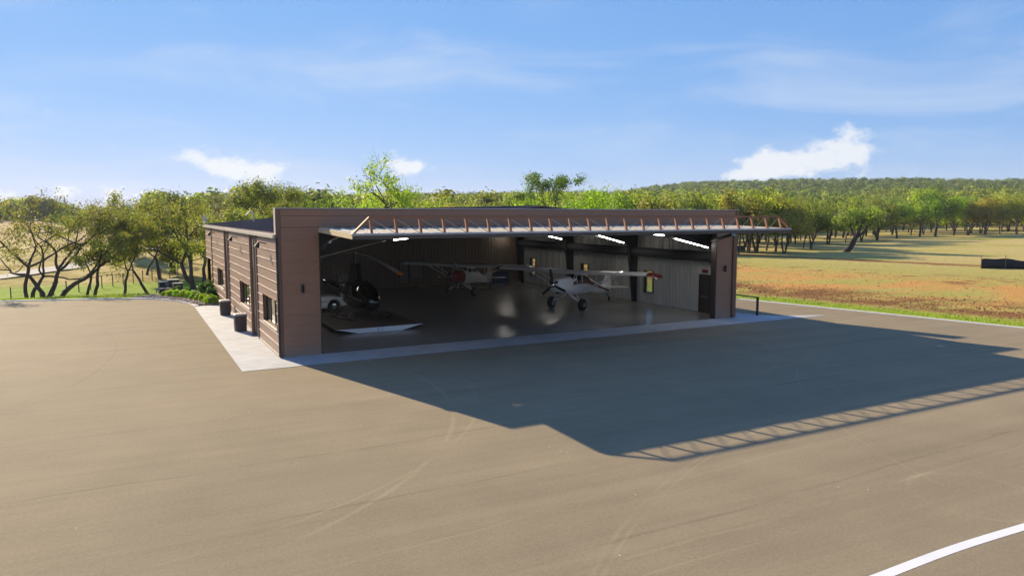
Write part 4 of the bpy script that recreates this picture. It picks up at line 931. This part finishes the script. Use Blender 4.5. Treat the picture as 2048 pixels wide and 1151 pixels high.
LIME = [make_tree('lime_tree', 70+i, 9., spread=1.0, levels=3, leaf=.36, nleaf=5200, trunk_r=.22, fork=.30, jitter=.75, leafm='leaf_lime', kids=3) for i in range(2)]
LOW = [make_tree('low_oak', 66+i, 9., spread=1.2, stems=((.2, .1), (-.2, 0)), levels=3, leaf=.36, nleaf=6200, trunk_r=.15, fork=.14, jitter=.62, leafm='leaf_far', kids=3, crown_lo=.05) for i in range(2)]
# trees behind the hangar's left end, seen above the roof
BACK = [  # px, distance, height, kind, index, label
    (318, 92, 8.4, OLIVE, 0, 'dark-trunked oak beyond the leaning pair on the lawn'), (345, 100, 9.9, OLIVE, 1, 'tall oak with bare top twigs behind the utility boxes'),
    (405, 84, 7.9, OLIVE, 2, 'oak rising just left of the hangar side wall'), (430, 82, 7.7, OLIVE, 0, 'oak behind the far left hangar corner'), (465, 78, 7.9, OLIVE, 1, 'oak above the left end of the hangar roof'),
    (500, 92, 8.3, OLIVE, 2, 'oak behind the roof vent pipe'), (525, 88, 9.8, OLIVE, 1, 'tall sparse oak left of the parapet corner'), (555, 95, 7.7, OLIVE, 0, 'oak directly behind the parapet corner'),
    (270, 120, 8.8, GREEN, 0, 'rounded dark green oak beyond the pasture road'), (600, 96, 7.5, LIME, 0, 'yellow-green tree right of the parapet corner'), (640, 100, 8.3, LIME, 1, 'yellow-green tree beside the gnarled tall tree'),
    (735, 104, 8.3, LIME, 0, 'yellow-green tree below the gnarled tall tree'), (775, 110, 8.3, GREEN, 1, 'green tree right of the gnarled tall tree'), (820, 118, 8.0, GREEN, 2, 'green tree above the left part of the parapet'),
    (380, 110, 8.6, OLIVE, 0, 'oak between the utility boxes and the hangar roof'), (290, 96, 5.8, OLIVE, 2, 'low oak behind the leaning pair'), (480, 110, 8.6, OLIVE, 0, 'oak in the second row above the hangar roof'),
    (440, 118, 8.6, OLIVE, 2, 'oak in the back row above the far roof corner'), (580, 120, 8.4, OLIVE, 1, 'oak in the back row behind the parapet corner')]
for px, r_, h_, kind, i_, lab in BACK:
    x, y = pol(px_az(px), r_); plant(kind[i_], x, y, lab, rnd.uniform(0, 6.28), h_/9., (rnd.uniform(.9, 1.12), rnd.uniform(.92, 1.08), .9), group='trees behind the hangar', name='oak_tree' if kind is not LIME else 'elm_tree')
GN_ = make_tree('gnarled', 84, 13.0, spread=1.2, stems=((.03, 0),), levels=4, leaf=.28, nleaf=5200, trunk_r=.36, fork=.36, jitter=.40, leafm='leaf_lime', kids=3, bare=.35, wig=.22)
x, y = pol(px_az(700), 92); plant(GN_, x, y, 'gnarled tall tree with bare twisting branches above the parapet', 3.3, 1.1, (.92, .9, .85), name='elm_tree', zs=.95)
SOLO = make_tree('solo', 83, 12.2, spread=.8, levels=4, leaf=.30, nleaf=4200, trunk_r=.26, fork=.45, jitter=.45, leafm='leaf_green', kids=2, bare=.15, crown_lo=.45)
x, y = pol(px_az(1113), 108); plant(SOLO, x, y, 'lone tall tree standing above the lime-green canopy', 1.2, 1., (.8, .95, .9), name='elm_tree')
# canopy rows above the middle of the parapet
k = 0
for px in range(845, 1500, 26):
    for r_, jit in ((128, 14), (165, 16)):
        k += 1; lime = 1040 < px < 1300 and rnd.random() < .75
        x, y = pol(px_az(px+rnd.uniform(-12, 12)), r_+rnd.uniform(-jit, jit)); kind = LIME if lime else GREEN
        h_ = rnd.uniform(8.6, 10.2) if px > 1020 else rnd.uniform(7.6, 8.8)
        plant(kind[k % len(kind)], x, y, 'bright lime-green tree in the canopy seen over the parapet' if lime else 'olive-green tree in the canopy seen over the parapet', rnd.uniform(0, 6.28), h_/9.,
              (rnd.uniform(.9, 1.2), rnd.uniform(.95, 1.15), .9), group='lime trees over the parapet' if lime else 'green trees over the parapet', name='elm_tree' if lime else 'oak_tree')
# woods edge at the right of the field: trunks in view
EDGE = [(1476, 112, 9.4, 'first oak right of the hangar pier, with forked stems'), (1497, 118, 10.0, 'full oak rising behind the right end of the door truss'), (1512, 121, 9.8, 'oak with twin dark stems just right of the pier'),
        (1532, 128, 10.2, 'broad oak above the truss end brace'), (1552, 124, 8.6, 'oak with a curved thin stem below the truss end'), (1568, 119, 9.0, 'oak standing at the tip of the door truss'),
        (1606, 140, 8.0, 'thin curved oak right of the truss tip'), (1622, 136, 8.8, 'vase-shaped oak with many rising limbs right of the truss'), (1655, 160, 9.0, 'dark oak thicket tree behind the vase-shaped oak'),
        (1690, 168, 9.4, 'oak just behind the leaning trunk'), (1722, 176, 9.2, 'dense dark oak right of the leaning trunk'), (1752, 186, 9.8, 'stout-trunked oak casting long shadows on the field'),
        (1792, 200, 9.4, 'low-limbed oak left of the bright green trees'), (1838, 212, 12.2, 'bright green tall tree at the field edge, left of two'), (1869, 216, 12.6, 'bright green tall tree at the field edge, right of two'),
        (1905, 224, 10.6, 'oak right of the bright green trees'), (1934, 226, 10.2, 'dark multi-stemmed oak left of the brown-tinged one'), (1968, 230, 10.6, 'brown-tinged oak near the right end of the woods edge'),
        (1998, 232, 9.6, 'arching low oak near the right picture edge'), (2030, 234, 10.8, 'oak at the right edge of the picture')]
for i, (px, r_, h_, lab) in enumerate(EDGE):
    x, y = pol(px_az(px), r_); bright = 'bright' in lab; kind = LIME if bright else GREEN
    tint = (1.25, .95, .8) if 'brown' in lab else ((1, 1, .9) if bright else (rnd.uniform(.95, 1.2), rnd.uniform(.95, 1.1), .85))
    plant(kind[i % len(kind)], x, y, lab, i*1.9, h_/9., tint, group='oaks along the field edge', name='elm_tree' if bright else 'oak_tree')
k = 0
for px in range(1480, 2120, 30):
    for row in range(3):
        base = np.interp(px, [1480, 1560, 1620, 1720, 1800, 2048], [135, 140, 168, 200, 226, 250]); k += 1
        x, y = pol(px_az(px+rnd.uniform(-11, 11)), base+8+row*15+rnd.uniform(-5, 5)); h_ = rnd.uniform(8.6, 11.0)
        plant(GREEN[k % 3] if row == 0 else LOW[k % 2], x, y, 'oak standing deeper in the woods behind the field edge', rnd.uniform(0, 6.28), h_/9., (rnd.uniform(.8, 1.25), rnd.uniform(.85, 1.1), rnd.uniform(.7, 1.)), group='oaks deeper in the woods')
LEAN = make_tree('leaning', 91, 7.4, spread=1.0, stems=((.62, -.35),), levels=3, leaf=.36, nleaf=3600, trunk_r=.55, fork=.50, jitter=.6, leafm='leaf_far', kids=3, bark='bark', crown_lo=.55)
x, y = pol(px_az(1688), 128); plant(LEAN, x, y, 'thick oak trunk leaning far to the right on the open field', 0, 1., (1.1, 1.1, .8))
# far hill and ridge woods: one mass
far_col = bpy.data.collections.new('woods_kinds')
for i in range(4):
    tm, cm = make_tree('far_tree', 100+i, 8.0, spread=1.25, levels=2, leaf=.72, nleaf=1250, trunk_r=.3, fork=.2, jitter=.80, leafm='leaf_hill' if i < 3 else 'leaf_far', kids=4, crown_lo=.1)
    o = bpy.data.objects.new('far_crown', cm); far_col.objects.link(o)
rng = np.random.default_rng(5); pts = []
cand = 42000; aa = rng.uniform(-16, 74, cand); rr = np.sqrt(rng.uniform(95.**2, 900.**2, cand))
grid = {}
for a, r_ in zip(aa, rr):
    if a < 1.6: lim = 360 if a < -2.0 else 9999
    else: lim = float(np.interp(a, [1.6, 6, 12, 30, 44, 46, 50, 56, 63, 74], [150, 118, 130, 175, 180, 205, 238, 282, 300, 300]))
    if r_ < lim or r_ > float(RH(a))+45: continue
    x, y = pol(a, r_); cell = 6.0 if r_ < 420 else 6.6; key = (int(x/cell), int(y/cell), cell)
    if key in grid: continue
    grid[key] = 1; pts.append((x, y, float(hgt(x, y))-1.6))
me = bpy.data.meshes.new('woods'); me.from_pydata(pts, [], []); wd = link('woods', me)
tag(wd, 'dense oak woods covering the far hill and ridge', 'woods', kind='stuff')
ng = bpy.data.node_groups.new('woods_scatter', 'GeometryNodeTree')
ng.interface.new_socket('Geometry', in_out='INPUT', socket_type='NodeSocketGeometry'); ng.interface.new_socket('Geometry', in_out='OUTPUT', socket_type='NodeSocketGeometry')
gi = ng.nodes.new('NodeGroupInput'); go = ng.nodes.new('NodeGroupOutput'); ip = ng.nodes.new('GeometryNodeInstanceOnPoints'); ci_ = ng.nodes.new('GeometryNodeCollectionInfo')
ci_.inputs['Collection'].default_value = far_col; ci_.inputs['Separate Children'].default_value = True; ci_.inputs['Reset Children'].default_value = True
ip.inputs['Pick Instance'].default_value = True
rv = ng.nodes.new('FunctionNodeRandomValue'); rv.data_type = 'FLOAT_VECTOR'; rv.inputs[0].default_value = (0, 0, 0); rv.inputs[1].default_value = (0, 0, 6.28)
rs_ = ng.nodes.new('FunctionNodeRandomValue'); rs_.data_type = 'FLOAT'; rs_.inputs[2].default_value = .75; rs_.inputs[3].default_value = 1.55; rs_.inputs['Seed'].default_value = 3
L = ng.links.new
L(gi.outputs[0], ip.inputs['Points']); L(ci_.outputs[0], ip.inputs['Instance']); L(rv.outputs[0], ip.inputs['Rotation']); L(rs_.outputs[1], ip.inputs['Scale']); L(ip.outputs[0], go.inputs[0])
md = wd.modifiers.new('scatter', 'NODES'); md.node_group = ng

# planting bed: soil, stones, shrubs, boulder
BED = smooth_pts([(-5.3, 26.75), (-4.4, 26.15), (-3.75, 25.5), (-3.1, 24.65), (-2.4, 23.2), (-1.95, 21.8), (-1.55, 20.2)], 5) + [(-.08, 20.2), (-.08, 29), (-2.0, 28.3), (-3.6, 27.9), (-5.0, 27.3)]
o = MB().poly([(x, y, .03) for x, y in BED]).build('planting_bed', 'bed_soil'); tag(o, 'curved planting bed of stones beside the hangar', 'planting bed', kind='structure')
def inside(x, y, P):
    c = False
    for i in range(len(P)):
        (x1, y1), (x2, y2) = P[i], P[i-1]
        if (y1 > y) != (y2 > y) and x < (x2-x1)*(y-y1)/(y2-y1)+x1: c = not c
    return c
ico = np.array([(0, 0, -1), (.72, -.53, -.45), (-.28, -.85, -.45), (-.89, 0, -.45), (-.28, .85, -.45), (.72, .53, -.45), (.28, -.85, .45), (-.72, -.53, .45), (-.72, .53, .45), (.28, .85, .45), (.89, 0, .45), (0, 0, 1)])
icf = np.array([(0, 1, 2), (1, 0, 5), (0, 2, 3), (0, 3, 4), (0, 4, 5), (1, 5, 10), (2, 1, 6), (3, 2, 7), (4, 3, 8), (5, 4, 9), (1, 10, 6), (2, 6, 7), (3, 7, 8), (4, 8, 9), (5, 9, 10), (6, 10, 11), (7, 6, 11), (8, 7, 11), (9, 8, 11), (10, 9, 11)])
Vs, Fs = [], []; n = 0
while n < 1700:
    x, y = rng.uniform(-5.3, -.1), rng.uniform(20.2, 29)
    if not inside(x, y, BED): continue
    s_ = rng.uniform(.05, .12); Vs.append(ico*rng.uniform(.7, 1.2, (12, 3))*s_*np.array([1, 1, .7])+np.array([x, y, .04])); Fs.append(icf+12*n); n += 1
o = link('bed_stones', fastmesh('bed_stones', np.concatenate(Vs), np.concatenate(Fs), 'gravel_stone')); tag(o, 'pinkish river stones covering the planting bed', 'stones', kind='stuff')
def shrub_mesh(seed, rx, rz_, n, leaf, m_):
    r2 = np.random.default_rng(seed); d = r2.normal(0, 1, (n, 3)); d /= np.linalg.norm(d, axis=1)[:, None]; d[:, 2] = np.abs(d[:, 2])*1.0
    lump = 1+.22*np.sin(d[:, 0]*5+seed)*np.sin(d[:, 1]*6+2*seed)+.12*np.sin(d[:, 2]*9)
    C = d*(r2.uniform(.35, 1, (n, 1))**.4)*lump[:, None]*np.array([rx, rx, rz_])+np.array([0, 0, .06])
    V, F = leaves(r2, C, leaf, .03); return fastmesh('shrub', V, F, m_)
SHR = [shrub_mesh(i, .36, .40, 1100, .10, 'leaf_shrub') for i in range(3)]
def shrub(x, y, me, sc, label, name='shrub', group='lime shrubs in the planting bed', tint=(1, 1, 1)):
    o = thing(name, label, 'shrub', (x, y, .03), rnd.uniform(0, 6), group); o.scale = (sc,)*3
    a = link('foliage', me, o); a.color = (*tint, 1); MB().tube([(0, 0, -.02), (.01, .02, .2)], .02, 5).build('stem', 'bark', o)
ORD = ['nearest the trash can', 'second from the trash can', 'third from the trash can', 'fourth from the trash can', 'fifth from the trash can', 'sixth from the trash can', 'seventh from the trash can', 'eighth from the trash can', 'ninth from the trash can', 'smallest, at the far end of the row']
SP = [(-.62, 20.65, 1.15), (-.80, 21.5, .95), (-.98, 22.35, 1.0), (-1.18, 23.2, .95), (-1.4, 24.0, 1.0), (-1.66, 24.75, 1.0), (-2.0, 25.45, 1.05), (-2.38, 26.1, 1.0), (-2.8, 26.7, .95), (-3.2, 27.2, .62)]
for i, (x, y, s_) in enumerate(SP): shrub(x, y, SHR[i % 3], s_, 'round lime-green shrub, '+ORD[i]+(' in its row' if i < 9 else ''), tint=(rnd.uniform(.9, 1.15), rnd.uniform(.92, 1.05), .9))
DK = shrub_mesh(11, .62, .85, 2600, .13, 'leaf_dark')
shrub(-.55, 25.0, DK, 1.1, 'tall dark green shrub against the side wall, larger of two', 'evergreen_shrub', 'dark shrubs at the wall', (1.3, 1.15, 1)); shrub(-.42, 23.2, DK, .8, 'dark green shrub against the side wall, nearer the trash cans', 'evergreen_shrub', 'dark shrubs at the wall', (.8, .85, .9))
shrub(-2.3, 28.3, DK, .55, 'small feathery green shrub in front of the utility boxes', 'evergreen_shrub', None, (1.3, 1.2, .8))
x, y = pol(px_az(343), 98); shrub(x, y, DK, 2.1, 'grey-green bush on the lawn beyond the utility boxes', 'bush', None, (2.2, 1.2, 1.6))
for x, y, s_, lab in ((-1.15, 27.6, .38, 'pale boulder beside the tall dark shrub'), (-3.9, 27.5, .25, 'low boulder at the far end of the bed')):
    t_ = link('boulder', fastmesh('boulder', ico*np.random.default_rng(int(s_*100)).uniform(.75, 1.2, (12, 3))*s_*np.array([1.3, 1, .6]), icf, 'rock', True)); t_.location = (x, y, s_*.35)
    tag(t_, lab, 'boulder'); sm = t_.modifiers.new('sub', 'SUBSURF'); sm.levels = sm.render_levels = 2
# grass blades along both kerbs
def tuft_strip(name, label, line, n, w0, w1, h0, h1, seed, mname='grass_blade'):
    r2 = np.random.default_rng(seed); L_ = np.array(line); seg = np.linalg.norm(np.diff(L_, axis=0), axis=1); cum = np.concatenate([[0], np.cumsum(seg)])
    q = r2.uniform(0, cum[-1], n); x = np.interp(q, cum, L_[:, 0]); y = np.interp(q, cum, L_[:, 1]); i = np.clip(np.searchsorted(cum, q)-1, 0, len(seg)-1)
    d = np.diff(L_, axis=0)[i]/seg[i][:, None]; off = w0+(w1-w0)*r2.uniform(0, 1, n)**1.8
    P = np.stack([x-d[:, 1]*off, y+d[:, 0]*off], 1); hz = r2.uniform(h0, h1, n); a = r2.uniform(0, 6.28, n); bw_ = r2.uniform(.015, .035, n)
    z = hgt(P[:, 0], P[:, 1]); le = r2.normal(0, .4, (n, 2))*hz[:, None]
    V = np.stack([np.stack([P[:, 0]-np.cos(a)*bw_, P[:, 1]-np.sin(a)*bw_, z], 1), np.stack([P[:, 0]+np.cos(a)*bw_, P[:, 1]+np.sin(a)*bw_, z], 1), np.stack([P[:, 0]+le[:, 0], P[:, 1]+le[:, 1], z+hz], 1)], 1).reshape(-1, 3)
    o = link(name, fastmesh(name, V, np.arange(3*n).reshape(-1, 3), mname)); tag(o, label, 'grass', kind='stuff')
tuft_strip('grass', 'short bright grass along the straight kerb by the field', [(31.97, 6.48), (33.5, -1.1), (34.45, -5.6), (35.35, -10.14), (38, -23)], 9000, .29, 3.2, .03, .11, 1)
tuft_strip('grass', 'short grass along the curved kerb on the left lawn', [(-22, 31.0), (-13.16, 28.77), (-8.44, 27.58), (-6.0, 26.66), (-5.2, 26.3)], 9000, .31, 4.0, .05, .16, 2)

leafmat('grass_dry', (.20, .21, .04), (.38, .36, .09), .3)
tuft_strip('grass', 'dry tufts scattered over the right field', [(27, 30), (31.97, 6.48), (35.35, -10.14), (38, -23)], 14000, 2.0, 75.0, .03, .11, 3, 'grass_dry')
Vs, Fs = [], []
for n in range(2600):
    q = rng.uniform(-22, 22); d_ = abs(rng.normal(6.0, 2.8)) + 1.8 if n % 6 else rng.uniform(4, 34); x, y = 31.97-.199*q+.98*d_, 6.48+.98*q+.199*d_
    s_ = rng.uniform(.025, .075); Vs.append(ico*rng.uniform(.6, 1.3, (12, 3))*s_*np.array([1, 1, .7])+np.array([x, y, float(hgt(x, y))+.01])); Fs.append(icf+12*n)
simple('clod', (.20, .085, .036), .95, 0, .3)
o = link('earth_clods', fastmesh('earth_clods', np.concatenate(Vs), np.concatenate(Fs), 'clod')); tag(o, 'red-brown earth clods on the bare strip of the field', 'earth', kind='stuff')

# ------------------------------------------------------------------ haze: the clear but slightly milky afternoon air
hz = MB().box(CAM[0]-1600, CAM[1]-1600, float(V_MINZ)-1.5, CAM[0]+1600, CAM[1]+1600, 62.0).build('haze', 'haze'); tag(hz, 'thin pale haze in the air over the far hills', 'haze', kind='stuff')
